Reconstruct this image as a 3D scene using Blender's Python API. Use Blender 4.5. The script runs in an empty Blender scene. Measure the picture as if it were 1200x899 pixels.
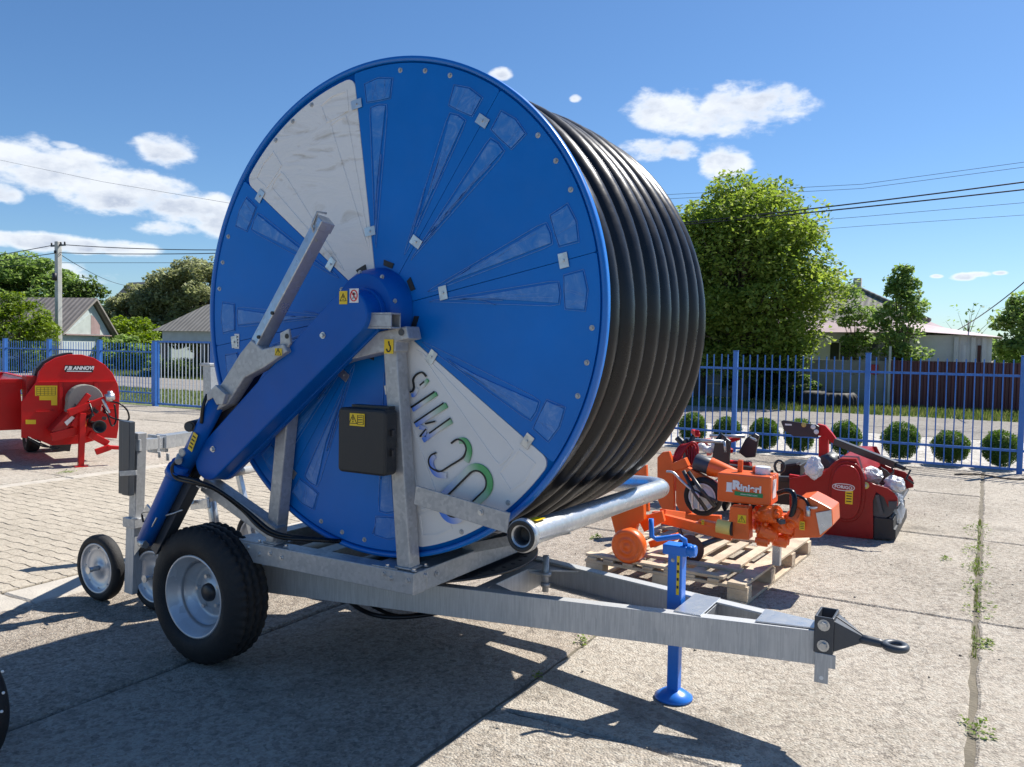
import bpy, bmesh, math, random
from mathutils import Vector, Matrix, noise as mnoise
R = math.radians
sc = bpy.context.scene
COL = sc.collection
# ------------------------------------------------------------ camera
cd = bpy.data.cameras.new('camera'); cam = bpy.data.objects.new('camera', cd); COL.objects.link(cam)
cd.sensor_width = 36; cd.lens = 28.8; cd.clip_start = .05; cd.clip_end = 3000
cam.matrix_world = Matrix.Translation((0, 0, 1.7)) @ Matrix.Rotation(R(30.1), 4, 'Z') @ Matrix.Rotation(R(90 - 2.45), 4, 'X') @ Matrix.Rotation(R(1.03), 4, 'Z')
sc.camera = cam
# ------------------------------------------------------------ exposure
sc.view_settings.view_transform = 'Standard'; sc.view_settings.look = 'None'
sc.view_settings.gamma = 1; sc.view_settings.use_curve_mapping = False
sc.view_settings.exposure = 0.66
# ------------------------------------------------------------ sun + sky
SUN_EL, SUN_AZ = 50.0, 64.0
sl = bpy.data.lights.new('sun', 'SUN'); sl.energy = 5.0; sl.angle = R(.5); sl.color = (1, .95, .87)
so = bpy.data.objects.new('sun', sl); COL.objects.link(so)
sd = Vector((math.cos(R(SUN_AZ)) * math.cos(R(SUN_EL)), math.sin(R(SUN_AZ)) * math.cos(R(SUN_EL)), math.sin(R(SUN_EL))))
so.rotation_euler = sd.to_track_quat('Z', 'Y').to_euler()
W = bpy.data.worlds.new('World'); sc.world = W; W.use_nodes = True
nt = W.node_tree; nt.nodes.clear(); L = nt.links
def N(nt, t, **k):
    n = nt.nodes.new(t)
    for a, b in k.items(): setattr(n, a, b)
    return n
def mth(nt, op, a, b=None, c=None, clamp=False):
    n = nt.nodes.new('ShaderNodeMath'); n.operation = op; n.use_clamp = clamp
    for i, v in enumerate((a, b, c)):
        if v is None: continue
        if isinstance(v, (int, float)): n.inputs[i].default_value = v
        else: nt.links.new(v, n.inputs[i])
    return n.outputs[0]
def ramp(nt, fac, stops):
    r = N(nt, 'ShaderNodeValToRGB'); e = r.color_ramp.elements
    while len(e) < len(stops): e.new(.5)
    for i, (p, c) in enumerate(stops): e[i].position = p; e[i].color = (*c, 1)
    nt.links.new(fac, r.inputs[0]); return r.outputs[0]
sky = N(nt, 'ShaderNodeTexSky', sky_type='NISHITA'); sky.sun_disc = False
sky.sun_elevation = R(SUN_EL); sky.sun_rotation = R(90 - SUN_AZ); sky.altitude = 100; sky.air_density = 1.0; sky.dust_density = .25; sky.ozone_density = 1.6
tc = N(nt, 'ShaderNodeTexCoord'); sx = N(nt, 'ShaderNodeSeparateXYZ'); L.new(tc.outputs['Generated'], sx.inputs[0])
az = mth(nt, 'ARCTAN2', sx.outputs[1], sx.outputs[0]); el = mth(nt, 'ARCSINE', sx.outputs[2])
cv = N(nt, 'ShaderNodeCombineXYZ'); L.new(mth(nt, 'MULTIPLY', az, 1.0), cv.inputs[0]); L.new(mth(nt, 'MULTIPLY', el, 1.9), cv.inputs[1])
def fbm(scale, det, off=0.0):
    mp = N(nt, 'ShaderNodeVectorMath', operation='ADD'); L.new(cv.outputs[0], mp.inputs[0]); mp.inputs[1].default_value = (off, off * .7, off * .3)
    n = N(nt, 'ShaderNodeTexNoise'); n.inputs['Scale'].default_value = scale; n.inputs['Detail'].default_value = det; n.inputs['Roughness'].default_value = .58
    L.new(mp.outputs[0], n.inputs['Vector']); return n.outputs['Fac']
n1 = fbm(11, 9); n2 = fbm(30, 7, 3.1)
def fbm_up():
    mp = N(nt, 'ShaderNodeVectorMath', operation='ADD'); L.new(cv.outputs[0], mp.inputs[0]); mp.inputs[1].default_value = (.012, .030, 0)
    n = N(nt, 'ShaderNodeTexNoise'); n.inputs['Scale'].default_value = 11; n.inputs['Detail'].default_value = 9; n.inputs['Roughness'].default_value = .58; L.new(mp.outputs[0], n.inputs['Vector']); return n.outputs['Fac']
n1u = fbm_up()
# clouds: (azimuth, elevation) of the centre, half widths in radians
CL = [(c, w) for c, w in zip([(2.639,0.19),(2.6,0.173),(2.543,0.162),(2.478,0.149),(2.446,0.135),(2.496,0.209),(2.584,0.188),(2.65,0.148),(2.628,0.102),(2.56,0.101),(2.639,0.071),(1.845,0.274),(1.803,0.274),(1.909,0.279),(1.943,0.233),(1.903,0.232),(1.851,0.221),(2.116,0.317),(2.026,0.293),(1.596,0.085),(1.582,0.087),(1.622,0.086),(1.563,0.088),(2.487,0.127),(2.596,0.204),(2.006,0.522),(2.402,0.568),(1.724,0.592),(2.846,0.216),(2.945,0.219),(1.278,0.251),(1.191,0.212),(1.053,0.269)],
    [(.085,.026),(.08,.026),(.09,.03),(.075,.024),(.06,.022),(.040,.021),(.05,.022),(.02,.014),(.07,.012),(.06,.012),(.09,.018),(.072,.034),(.056,.030),(.056,.030),(.045,.018),(.03,.014),(.035,.023),(.015,.010),(.009,.006),(.015,.005),(.015,.004),(.008,.003),(.01,.003),(.05,.012),(.02,.006),(.16,.07),(.2,.08),(.2,.1),(.2,.07),(.15,.05),(.2,.07),(.15,.06),(.25,.1)])]
mx = None
for (a0, e0), (wa, we) in CL:
    da = mth(nt, 'DIVIDE', mth(nt, 'SUBTRACT', az, a0), wa * .97); de = mth(nt, 'DIVIDE', mth(nt, 'SUBTRACT', el, e0), we * .92)
    v = mth(nt, 'SUBTRACT', 1.0, mth(nt, 'ADD', mth(nt, 'MULTIPLY', da, da), mth(nt, 'MULTIPLY', de, de)))
    mx = v if mx is None else mth(nt, 'MAXIMUM', mx, v)
mx = mth(nt, 'MAXIMUM', mx, -1.5)
dens = mth(nt, 'ADD', mth(nt, 'MULTIPLY', mx, .95), mth(nt, 'ADD', mth(nt, 'MULTIPLY', mth(nt, 'SUBTRACT', n1, .51), 3.2), mth(nt, 'MULTIPLY', mth(nt, 'SUBTRACT', n2, .5), 1.7)))
mask = N(nt, 'ShaderNodeMapRange', interpolation_type='SMOOTHSTEP'); L.new(dens, mask.inputs[0]); mask.inputs[1].default_value = -.05; mask.inputs[2].default_value = .85
core = N(nt, 'ShaderNodeMapRange', interpolation_type='SMOOTHSTEP'); L.new(dens, core.inputs[0]); core.inputs[1].default_value = .35; core.inputs[2].default_value = 1.1
shf = mth(nt, 'ADD', mth(nt, 'MULTIPLY', mth(nt, 'SUBTRACT', n1u, n1), 4.0), .38, clamp=True)
cc = N(nt, 'ShaderNodeMix', data_type='RGBA'); L.new(mth(nt, 'MULTIPLY', core.outputs[0], mth(nt, 'ADD', mth(nt, 'MULTIPLY', shf, .9), .25), clamp=True), cc.inputs[0])
cc.inputs[6].default_value = (9.6, 9.9, 10.2, 1); cc.inputs[7].default_value = (5.0, 5.6, 6.8, 1)
hs = N(nt, 'ShaderNodeHueSaturation'); hs.inputs['Saturation'].default_value = 1.20; L.new(sky.outputs[0], hs.inputs['Color'])
tint = N(nt, 'ShaderNodeMix', data_type='RGBA', blend_type='MULTIPLY'); tint.inputs[0].default_value = 1; L.new(ramp(nt, el, [(0.0, (.70, .90, 1.17)), (.12, (.82, .97, 1.17)), (.4, (.98, 1.06, 1.18))]), tint.inputs[7]); L.new(hs.outputs[0], tint.inputs[6])
cm = N(nt, 'ShaderNodeMix', data_type='RGBA'); L.new(mth(nt, 'MULTIPLY', mask.outputs[0], .93), cm.inputs[0]); L.new(tint.outputs[2], cm.inputs[6]); L.new(cc.outputs[2], cm.inputs[7])
bg = N(nt, 'ShaderNodeBackground'); bg.inputs[1].default_value = .071; L.new(cm.outputs[2], bg.inputs[0])
wo = N(nt, 'ShaderNodeOutputWorld'); L.new(bg.outputs[0], wo.inputs[0])

# ------------------------------------------------------------ materials
MATS = {}
def mat(name, col, rough=.5, metal=0.0, var=.12, vscale=3.0, bump=0.0, bscale=60.0, spec=.5, coat=0.0, dirt=0.0, dirtcol=(.16, .13, .10), dscale=4.0, rvar=.12, det=5):
    m = bpy.data.materials.new(name); m.use_nodes = True; nt = m.node_tree; b = nt.nodes['Principled BSDF']; MATS[name] = m
    tc = N(nt, 'ShaderNodeTexCoord'); n = N(nt, 'ShaderNodeTexNoise'); n.inputs['Scale'].default_value = vscale; n.inputs['Detail'].default_value = det; n.inputs['Roughness'].default_value = .62
    nt.links.new(tc.outputs['Object'], n.inputs['Vector'])
    lo = tuple(c * (1 - var) for c in col); hi = tuple(min(1, c * (1 + var)) for c in col)
    c = ramp(nt, n.outputs['Fac'], [(.3, lo), (.7, hi)])
    if dirt > 0:
        n2 = N(nt, 'ShaderNodeTexNoise'); n2.inputs['Scale'].default_value = dscale; n2.inputs['Detail'].default_value = 8; n2.inputs['Roughness'].default_value = .7
        nt.links.new(tc.outputs['Object'], n2.inputs['Vector'])
        f = N(nt, 'ShaderNodeMapRange'); nt.links.new(n2.outputs['Fac'], f.inputs[0]); f.inputs[1].default_value = .48; f.inputs[2].default_value = .75; f.inputs[4].default_value = dirt
        mxx = N(nt, 'ShaderNodeMix', data_type='RGBA'); nt.links.new(f.outputs[0], mxx.inputs[0]); nt.links.new(c, mxx.inputs[6]); mxx.inputs[7].default_value = (*dirtcol, 1); c = mxx.outputs[2]
    nt.links.new(c, b.inputs['Base Color'])
    mr = N(nt, 'ShaderNodeMapRange'); nt.links.new(n.outputs['Fac'], mr.inputs[0]); mr.inputs[3].default_value = max(.03, rough - rvar); mr.inputs[4].default_value = min(1, rough + rvar)
    nt.links.new(mr.outputs[0], b.inputs['Roughness'])
    b.inputs['Metallic'].default_value = metal; b.inputs['Specular IOR Level'].default_value = spec; b.inputs['Coat Weight'].default_value = coat; b.inputs['Coat Roughness'].default_value = .12
    if bump > 0:
        n3 = N(nt, 'ShaderNodeTexNoise'); n3.inputs['Scale'].default_value = bscale; n3.inputs['Detail'].default_value = 4; nt.links.new(tc.outputs['Object'], n3.inputs['Vector'])
        bp = N(nt, 'ShaderNodeBump'); bp.inputs['Strength'].default_value = min(1, bump); bp.inputs['Distance'].default_value = .01; nt.links.new(n3.outputs['Fac'], bp.inputs['Height']); nt.links.new(bp.outputs[0], b.inputs['Normal'])
    return m
mat('blue_plastic', (.0008, .158, .56), .33, var=.10, vscale=1.3, spec=.26, bump=.35, bscale=2.4, dirt=.07, dirtcol=(.10, .20, .42), dscale=7)
mat('blue_rim', (.003, .15, .55), .33, var=.05, spec=.5)
mat('blue_paint', (.0015, .098, .42), .34, var=.08, spec=.25, dirt=.06, dscale=9)
mat('jack_blue', (.01, .16, .62), .34, var=.1, dirt=.25, dscale=14, dirtcol=(.10, .16, .28))
mat('fence_blue', (.035, .16, .50), .45, var=.12, dirt=.2, dirtcol=(.2, .25, .35), dscale=6)
def film_mat():
    m = bpy.data.materials.new('film'); m.use_nodes = True; nt = m.node_tree; b = nt.nodes['Principled BSDF']; MATS['film'] = m
    tc = N(nt, 'ShaderNodeTexCoord'); n = N(nt, 'ShaderNodeTexNoise'); n.inputs['Scale'].default_value = 9; n.inputs['Detail'].default_value = 6; n.inputs['Roughness'].default_value = .7; n.inputs['Distortion'].default_value = 2.2; nt.links.new(tc.outputs['Object'], n.inputs['Vector'])
    nt.links.new(ramp(nt, n.outputs['Fac'], [(.34, (.002, .165, .56)), (.52, (.035, .20, .57)), (.72, (.15, .30, .62))]), b.inputs['Base Color']); b.inputs['Roughness'].default_value = .32
    bp = N(nt, 'ShaderNodeBump'); bp.inputs['Strength'].default_value = .25; bp.inputs['Distance'].default_value = .004; nt.links.new(n.outputs['Fac'], bp.inputs['Height']); nt.links.new(bp.outputs[0], b.inputs['Normal'])
film_mat()
mat('film_line', (.09, .25, .60), .35, var=.25, vscale=30)
mat('black_plastic', (.018, .019, .021), .48, var=.2, bump=.25, bscale=260)
mat('hose_black', (.0065, .007, .009), .29, var=.3, vscale=9, bump=.10, bscale=18, spec=.38, dirt=.15, dirtcol=(.035, .036, .04), dscale=5)
mat('rubber', (.011, .011, .012), .72, var=.3, vscale=8, bump=.3, bscale=120, dirt=.35, dirtcol=(.05, .045, .04), dscale=6)
mat('black_metal', (.02, .02, .024), .38, var=.2, metal=.0, spec=.6)
mat('dark_grey_paint', (.05, .06, .075), .4, var=.15, dirt=.15)
mat('red_paint', (.52, .008, .008), .34, var=.12, coat=.0, spec=.3, dirt=.18, dirtcol=(.28, .05, .04), dscale=5)
mat('deep_red_paint', (.32, .008, .008), .36, var=.14, coat=.0, spec=.35, dirt=.22, dirtcol=(.2, .06, .05), dscale=6)
mat('orange_paint', (.80, .125, .012), .36, var=.10, coat=.2, dirt=.25, dirtcol=(.42, .12, .04), dscale=9)
mat('pale_bar', (.42, .47, .55), .5, var=.1)
mat('yellow_label', (.80, .55, .01), .4, var=.05)
mat('white_label', (.78, .78, .76), .4, var=.04)
mat('red_label', (.65, .02, .02), .4, var=.04)
mat('black_ink', (.012, .012, .012), .5, var=.02)
mat('green_label', (.02, .25, .07), .4, var=.04)
mat('green_ink', (.06, .33, .10), .4, var=.1)
mat('white_wrap', (.70, .72, .74), .30, var=.14, vscale=10, bump=.9, bscale=28)
mat('yellow_plastic', (.75, .58, .16), .5, var=.15, bump=.3)
mat('hay_twine', (.62, .50, .15), .7, var=.2, bump=.5)
mat('ceramic_wire', (.02, .02, .025), .5)
mat('pole_concrete', (.50, .49, .46), .85, var=.15, bump=.3)
mat('wood_pallet', (.52, .42, .30), .75, var=.25, vscale=6, bump=.5, bscale=60, dirt=.4, dirtcol=(.22, .15, .09), dscale=8)
mat('bark', (.10, .075, .055), .9, var=.3, vscale=10, bump=1, bscale=20)
mat('wall_white', (.72, .72, .69), .85, var=.06, bump=.2, dirt=.2, dirtcol=(.45, .42, .38), dscale=1)
mat('wall_blue_grey', (.42, .47, .47), .85, var=.1, dirt=.3, dirtcol=(.3, .3, .28), dscale=1)
mat('gable_panel', (.42, .46, .43), .8, var=.15, dirt=.4, dirtcol=(.3, .3, .27), dscale=1.5)
mat('gable_pink', (.30, .21, .20), .8, var=.15)
mat('fence_grey', (.26, .25, .22), .9, var=.15, vscale=1.5, dirt=.5, dirtcol=(.15, .14, .11), dscale=1.4, bump=.3)
mat('roof_pink', (.52, .40, .42), .5, var=.08)
mat('window_dark', (.03, .04, .045), .15)
mat('brown_wood', (.10, .035, .025), .6)
mat('grey_wood', (.20, .18, .155), .85, var=.2)
mat('interior_shade', (.05, .05, .045), .9)  # shade inside the open shed bays, put into the wall colour
mat('grass_soil', (.11, .14, .045), .95, var=.28, vscale=2.2, det=9, bump=.8, bscale=9, dirt=.35, dirtcol=(.20, .19, .08), dscale=1.1)
mat('soil', (.22, .19, .15), .95, var=.25, bump=.7, bscale=40)
mat('joint_fill', (.15, .13, .095), .95, var=.3, vscale=5, bump=.8, bscale=60)
mat('kerb_concrete', (.46, .42, .36), .9, var=.15, vscale=5, det=8, bump=.5, bscale=80, dirt=.3, dirtcol=(.3, .27, .22), dscale=3)
mat('boxwood_leaf_dummy', (.05, .09, .02), .6)
del MATS['boxwood_leaf_dummy']

def galv(name, base=(.50, .52, .54), scale=38, rough=.42, metal=.75, streak=False):
    m = bpy.data.materials.new(name); m.use_nodes = True; nt = m.node_tree; b = nt.nodes['Principled BSDF']; MATS[name] = m
    tc = N(nt, 'ShaderNodeTexCoord'); vo = N(nt, 'ShaderNodeTexVoronoi'); vo.inputs['Scale'].default_value = scale
    mp = N(nt, 'ShaderNodeMapping'); nt.links.new(tc.outputs['Object'], mp.inputs[0]); nt.links.new(mp.outputs[0], vo.inputs['Vector'])
    if streak: mp.inputs['Scale'].default_value = (4.5, 4.5, .25)
    n = N(nt, 'ShaderNodeTexNoise'); n.inputs['Scale'].default_value = 5; n.inputs['Detail'].default_value = 8; n.inputs['Roughness'].default_value = .7; nt.links.new(tc.outputs['Object'], n.inputs['Vector'])
    bw = N(nt, 'ShaderNodeRGBToBW'); nt.links.new(vo.outputs['Color'], bw.inputs[0])
    f = mth(nt, 'ADD', mth(nt, 'MULTIPLY', bw.outputs[0], .45), mth(nt, 'MULTIPLY', n.outputs['Fac'], .75))
    c = ramp(nt, f, [(.2, tuple(v * .74 for v in base)), (.55, tuple(v * .92 for v in base)), (.9, tuple(min(1, v * 1.12) for v in base))])
    nt.links.new(c, b.inputs['Base Color'])
    mr = N(nt, 'ShaderNodeMapRange'); nt.links.new(f, mr.inputs[0]); mr.inputs[1].default_value = .2; mr.inputs[2].default_value = .9; mr.inputs[3].default_value = rough + .12; mr.inputs[4].default_value = rough - .1
    nt.links.new(mr.outputs[0], b.inputs['Roughness']); b.inputs['Metallic'].default_value = metal
    bp = N(nt, 'ShaderNodeBump'); bp.inputs['Strength'].default_value = .15; bp.inputs['Distance'].default_value = .004; nt.links.new(f, bp.inputs['Height']); nt.links.new(bp.outputs[0], b.inputs['Normal'])
galv('galvanised', (.44, .45, .46), 60, .46, .4); galv('galvanised_streaked', (.52, .53, .535), 42, .50, .3, True); galv('galvanised_pipe', (.56, .58, .60), 40, .34, .75)
galv('wheel_silver', (.60, .61, .63), 12, .38, .45)

def leafmat(name, c1, c2, c3, trans=.35):
    m = bpy.data.materials.new(name); m.use_nodes = True; nt = m.node_tree; b = nt.nodes['Principled BSDF']; MATS[name] = m
    g = N(nt, 'ShaderNodeNewGeometry'); c = ramp(nt, g.outputs['Random Per Island'], [(.0, c1), (.55, c2), (1, c3)])
    nt.links.new(c, b.inputs['Base Color']); b.inputs['Roughness'].default_value = .55; b.inputs['Specular IOR Level'].default_value = .35
    t = N(nt, 'ShaderNodeBsdfTranslucent'); hv = N(nt, 'ShaderNodeHueSaturation'); hv.inputs['Value'].default_value = 1.5; hv.inputs['Saturation'].default_value = 1.15; nt.links.new(c, hv.inputs['Color']); nt.links.new(hv.outputs[0], t.inputs[0])
    mx = N(nt, 'ShaderNodeMixShader'); mx.inputs[0].default_value = trans; nt.links.new(b.outputs[0], mx.inputs[1]); nt.links.new(t.outputs[0], mx.inputs[2])
    nt.links.new(mx.outputs[0], nt.nodes['Material Output'].inputs[0])
leafmat('leaf_walnut', (.13, .19, .04), (.21, .28, .06), (.32, .38, .10), .5)
leafmat('leaf_dark', (.06, .10, .028), (.10, .155, .042), (.17, .23, .07), .45)
leafmat('leaf_olive', (.17, .19, .09), (.26, .28, .14), (.40, .41, .26), .5)
leafmat('leaf_bright', (.11, .17, .02), (.18, .26, .03), (.27, .34, .06))
leafmat('leaf_mid', (.12, .19, .055), (.20, .29, .085), (.32, .40, .15), .5)
leafmat('leaf_box', (.045, .09, .014), (.08, .145, .022), (.14, .21, .04), .38)
leafmat('leaf_weed', (.10, .16, .02), (.16, .24, .03), (.26, .34, .05))
leafmat('grass_blade', (.075, .11, .03), (.12, .16, .045), (.24, .24, .10))

def slabmat(name, c1, c2, c3, island=True, pebble=85, bumpd=.004):
    m = bpy.data.materials.new(name); m.use_nodes = True; nt = m.node_tree; b = nt.nodes['Principled BSDF']; MATS[name] = m
    tc = N(nt, 'ShaderNodeTexCoord'); o = tc.outputs['Object']
    vo = N(nt, 'ShaderNodeTexVoronoi'); vo.inputs['Scale'].default_value = pebble; nt.links.new(o, vo.inputs['Vector'])
    vd = N(nt, 'ShaderNodeTexVoronoi'); vd.inputs['Scale'].default_value = pebble * .42; nt.links.new(o, vd.inputs['Vector'])
    bw = N(nt, 'ShaderNodeRGBToBW'); nt.links.new(vo.outputs['Color'], bw.inputs[0])
    n = N(nt, 'ShaderNodeTexNoise'); n.inputs['Scale'].default_value = .8; n.inputs['Detail'].default_value = 12; n.inputs['Roughness'].default_value = .68; nt.links.new(o, n.inputs['Vector'])
    n2 = N(nt, 'ShaderNodeTexNoise'); n2.inputs['Scale'].default_value = 30; n2.inputs['Detail'].default_value = 6; n2.inputs['Roughness'].default_value = .75; nt.links.new(o, n2.inputs['Vector'])
    f = mth(nt, 'ADD', mth(nt, 'MULTIPLY', bw.outputs[0], .36), mth(nt, 'ADD', mth(nt, 'MULTIPLY', n.outputs['Fac'], .52), mth(nt, 'MULTIPLY', n2.outputs['Fac'], .42)))
    if island:
        g = N(nt, 'ShaderNodeNewGeometry'); f = mth(nt, 'ADD', f, mth(nt, 'MULTIPLY', mth(nt, 'SUBTRACT', g.outputs['Random Per Island'], .5), .12))
    c = ramp(nt, f, [(.38, c1), (.56, c2), (.76, c3)])
    # pinkish and dark aggregate
    hsn = N(nt, 'ShaderNodeMix', data_type='RGBA', blend_type='MULTIPLY'); hsn.inputs[0].default_value = .55
    c4 = ramp(nt, vd.outputs['Color'], [(.15, (.46, .42, .39)), (.45, (1, .94, .87)), (.8, (1.0, 1.0, .97))]); nt.links.new(c, hsn.inputs[6]); nt.links.new(c4, hsn.inputs[7])
    # stains
    n5 = N(nt, 'ShaderNodeTexNoise'); n5.inputs['Scale'].default_value = 2.3; n5.inputs['Detail'].default_value = 6; n5.inputs['Roughness'].default_value = .6; nt.links.new(o, n5.inputs['Vector'])
    sf = N(nt, 'ShaderNodeMapRange'); nt.links.new(n5.outputs['Fac'], sf.inputs[0]); sf.inputs[1].default_value = .55; sf.inputs[2].default_value = .75; sf.inputs[4].default_value = .45
    st = N(nt, 'ShaderNodeMix', data_type='RGBA'); nt.links.new(sf.outputs[0], st.inputs[0]); nt.links.new(hsn.outputs[2], st.inputs[6]); st.inputs[7].default_value = (c1[0] * .95, c1[1] * .93, c1[2] * .88, 1)
    n7 = N(nt, 'ShaderNodeTexNoise'); n7.inputs['Scale'].default_value = 1.15; n7.inputs['Detail'].default_value = 5; n7.inputs['Distortion'].default_value = .6; sh7 = N(nt, 'ShaderNodeVectorMath', operation='ADD'); sh7.inputs[1].default_value = (7.3, 2.1, 0); nt.links.new(o, sh7.inputs[0]); nt.links.new(sh7.outputs[0], n7.inputs['Vector'])
    of = N(nt, 'ShaderNodeMapRange'); nt.links.new(n7.outputs['Fac'], of.inputs[0]); of.inputs[1].default_value = .64; of.inputs[2].default_value = .74; of.inputs[4].default_value = .5
    ol = N(nt, 'ShaderNodeMix', data_type='RGBA'); nt.links.new(of.outputs[0], ol.inputs[0]); nt.links.new(st.outputs[2], ol.inputs[6]); ol.inputs[7].default_value = (c1[0] * .55, c1[1] * .55, c1[2] * .55, 1); st = ol
    # hairline cracks
    w = N(nt, 'ShaderNodeTexVoronoi', feature='DISTANCE_TO_EDGE'); w.inputs['Scale'].default_value = .42
    dv = N(nt, 'ShaderNodeVectorMath', operation='ADD'); sc5 = N(nt, 'ShaderNodeVectorMath', operation='SCALE'); nt.links.new(n5.outputs['Color'], sc5.inputs[0]); sc5.inputs['Scale'].default_value = .8
    nt.links.new(o, dv.inputs[0]); nt.links.new(sc5.outputs[0], dv.inputs[1]); nt.links.new(dv.outputs[0], w.inputs['Vector'])
    ck = N(nt, 'ShaderNodeMapRange'); nt.links.new(w.outputs['Distance'], ck.inputs[0]); ck.inputs[1].default_value = .001; ck.inputs[2].default_value = .004; ck.inputs[3].default_value = .25; ck.inputs[4].default_value = 0
    cr = N(nt, 'ShaderNodeMix', data_type='RGBA'); nt.links.new(ck.outputs[0], cr.inputs[0]); nt.links.new(st.outputs[2], cr.inputs[6]); cr.inputs[7].default_value = (.10, .085, .07, 1)
    nt.links.new(cr.outputs[2], b.inputs['Base Color']); b.inputs['Roughness'].default_value = .92; b.inputs['Specular IOR Level'].default_value = .25
    h = mth(nt, 'SUBTRACT', mth(nt, 'ADD', mth(nt, 'MULTIPLY', n2.outputs['Fac'], 1.6), mth(nt, 'MULTIPLY', vo.outputs['Distance'], -1.0)), mth(nt, 'MULTIPLY', ck.outputs[0], 2.0))
    bp = N(nt, 'ShaderNodeBump'); bp.inputs['Strength'].default_value = .8; bp.inputs['Distance'].default_value = bumpd; nt.links.new(h, bp.inputs['Height']); nt.links.new(bp.outputs[0], b.inputs['Normal'])
slabmat('slab_concrete', (.20, .180, .152), (.365, .330, .280), (.50, .460, .400), bumpd=.010)
slabmat('old_slab_concrete', (.17, .15, .125), (.32, .28, .235), (.45, .40, .34), bumpd=.010)
slabmat('paver_concrete', (.33, .295, .24), (.44, .395, .325), (.52, .47, .39), pebble=240, bumpd=.003)
slabmat('road_surface', (.15, .142, .13), (.215, .203, .188), (.29, .276, .256), island=False, pebble=40)
slabmat('gravel', (.30, .28, .25), (.46, .44, .40), (.66, .64, .60), island=False, pebble=30, bumpd=.02)

def stripes(name, c1, c2, axis, freq, rough=.85, bump=.02, dirt=(.12, .11, .10), amount=.45):
    m = bpy.data.materials.new(name); m.use_nodes = True; nt = m.node_tree; b = nt.nodes['Principled BSDF']; MATS[name] = m
    tc = N(nt, 'ShaderNodeTexCoord'); n = N(nt, 'ShaderNodeTexNoise'); n.inputs['Scale'].default_value = 1.2; n.inputs['Detail'].default_value = 9; n.inputs['Roughness'].default_value = .7; nt.links.new(tc.outputs['Object'], n.inputs['Vector'])
    s = N(nt, 'ShaderNodeSeparateXYZ'); nt.links.new(tc.outputs['Object'], s.inputs[0])
    w = mth(nt, 'SINE', mth(nt, 'MULTIPLY', s.outputs[axis], freq)); w = mth(nt, 'ADD', mth(nt, 'MULTIPLY', w, .5), .5)
    c = ramp(nt, mth(nt, 'ADD', mth(nt, 'MULTIPLY', w, .35), mth(nt, 'MULTIPLY', n.outputs['Fac'], .6)), [(.2, dirt), (.5, c1), (.85, c2)])
    nt.links.new(c, b.inputs['Base Color']); b.inputs['Roughness'].default_value = rough
    bp = N(nt, 'ShaderNodeBump'); bp.inputs['Strength'].default_value = .9; bp.inputs['Distance'].default_value = bump; nt.links.new(w, bp.inputs['Height']); nt.links.new(bp.outputs[0], b.inputs['Normal'])
stripes('roof_slate', (.20, .19, .17), (.30, .285, .26), 0, 26)
stripes('roof_slate_left', (.20, .175, .16), (.34, .31, .28), 0, 20)
stripes('maroon_sheet', (.085, .016, .022), (.12, .024, .032), 0, 31, .45, .02, (.07, .014, .02))

def dirty_film(name):
    m = bpy.data.materials.new(name); m.use_nodes = True; nt = m.node_tree; b = nt.nodes['Principled BSDF']; MATS[name] = m
    tc = N(nt, 'ShaderNodeTexCoord'); o = tc.outputs['Object']
    mp = N(nt, 'ShaderNodeMapping'); nt.links.new(o, mp.inputs[0]); mp.inputs['Rotation'].default_value = (0, R(30), 0); mp.inputs['Scale'].default_value = (1.0, 1, 3.2)
    n = N(nt, 'ShaderNodeTexNoise'); n.inputs['Scale'].default_value = 3.4; n.inputs['Detail'].default_value = 9; n.inputs['Roughness'].default_value = .62; n.inputs['Distortion'].default_value = 1.4; nt.links.new(mp.outputs[0], n.inputs['Vector'])
    c = ramp(nt, n.outputs['Fac'], [(.26, (.45, .40, .32)), (.36, (.68, .65, .60)), (.46, (.80, .79, .77)), (.70, (.78, .77, .74))])
    nt.links.new(c, b.inputs['Base Color']); b.inputs['Roughness'].default_value = .38
    bp = N(nt, 'ShaderNodeBump'); bp.inputs['Strength'].default_value = .28; bp.inputs['Distance'].default_value = .02; nt.links.new(n.outputs['Fac'], bp.inputs['Height']); nt.links.new(bp.outputs[0], b.inputs['Normal'])
dirty_film('white_film')
mat('white_plastic', (.74, .74, .73), .32, var=.04, vscale=2, bump=.06, bscale=4, dirt=.12, dirtcol=(.55, .52, .48), dscale=3)

# letters on the reel: blue at the foot fading through white to green at the head, as printed
def printed(name):
    m = bpy.data.materials.new(name); m.use_nodes = True; nt = m.node_tree; b = nt.nodes['Principled BSDF']; MATS[name] = m
    at = N(nt, 'ShaderNodeAttribute'); at.attribute_name = 'shade'; at.attribute_type = 'GEOMETRY'
    nt.links.new(at.outputs['Color'], b.inputs['Base Color']); b.inputs['Roughness'].default_value = .35
printed('printed_gradient')

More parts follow.
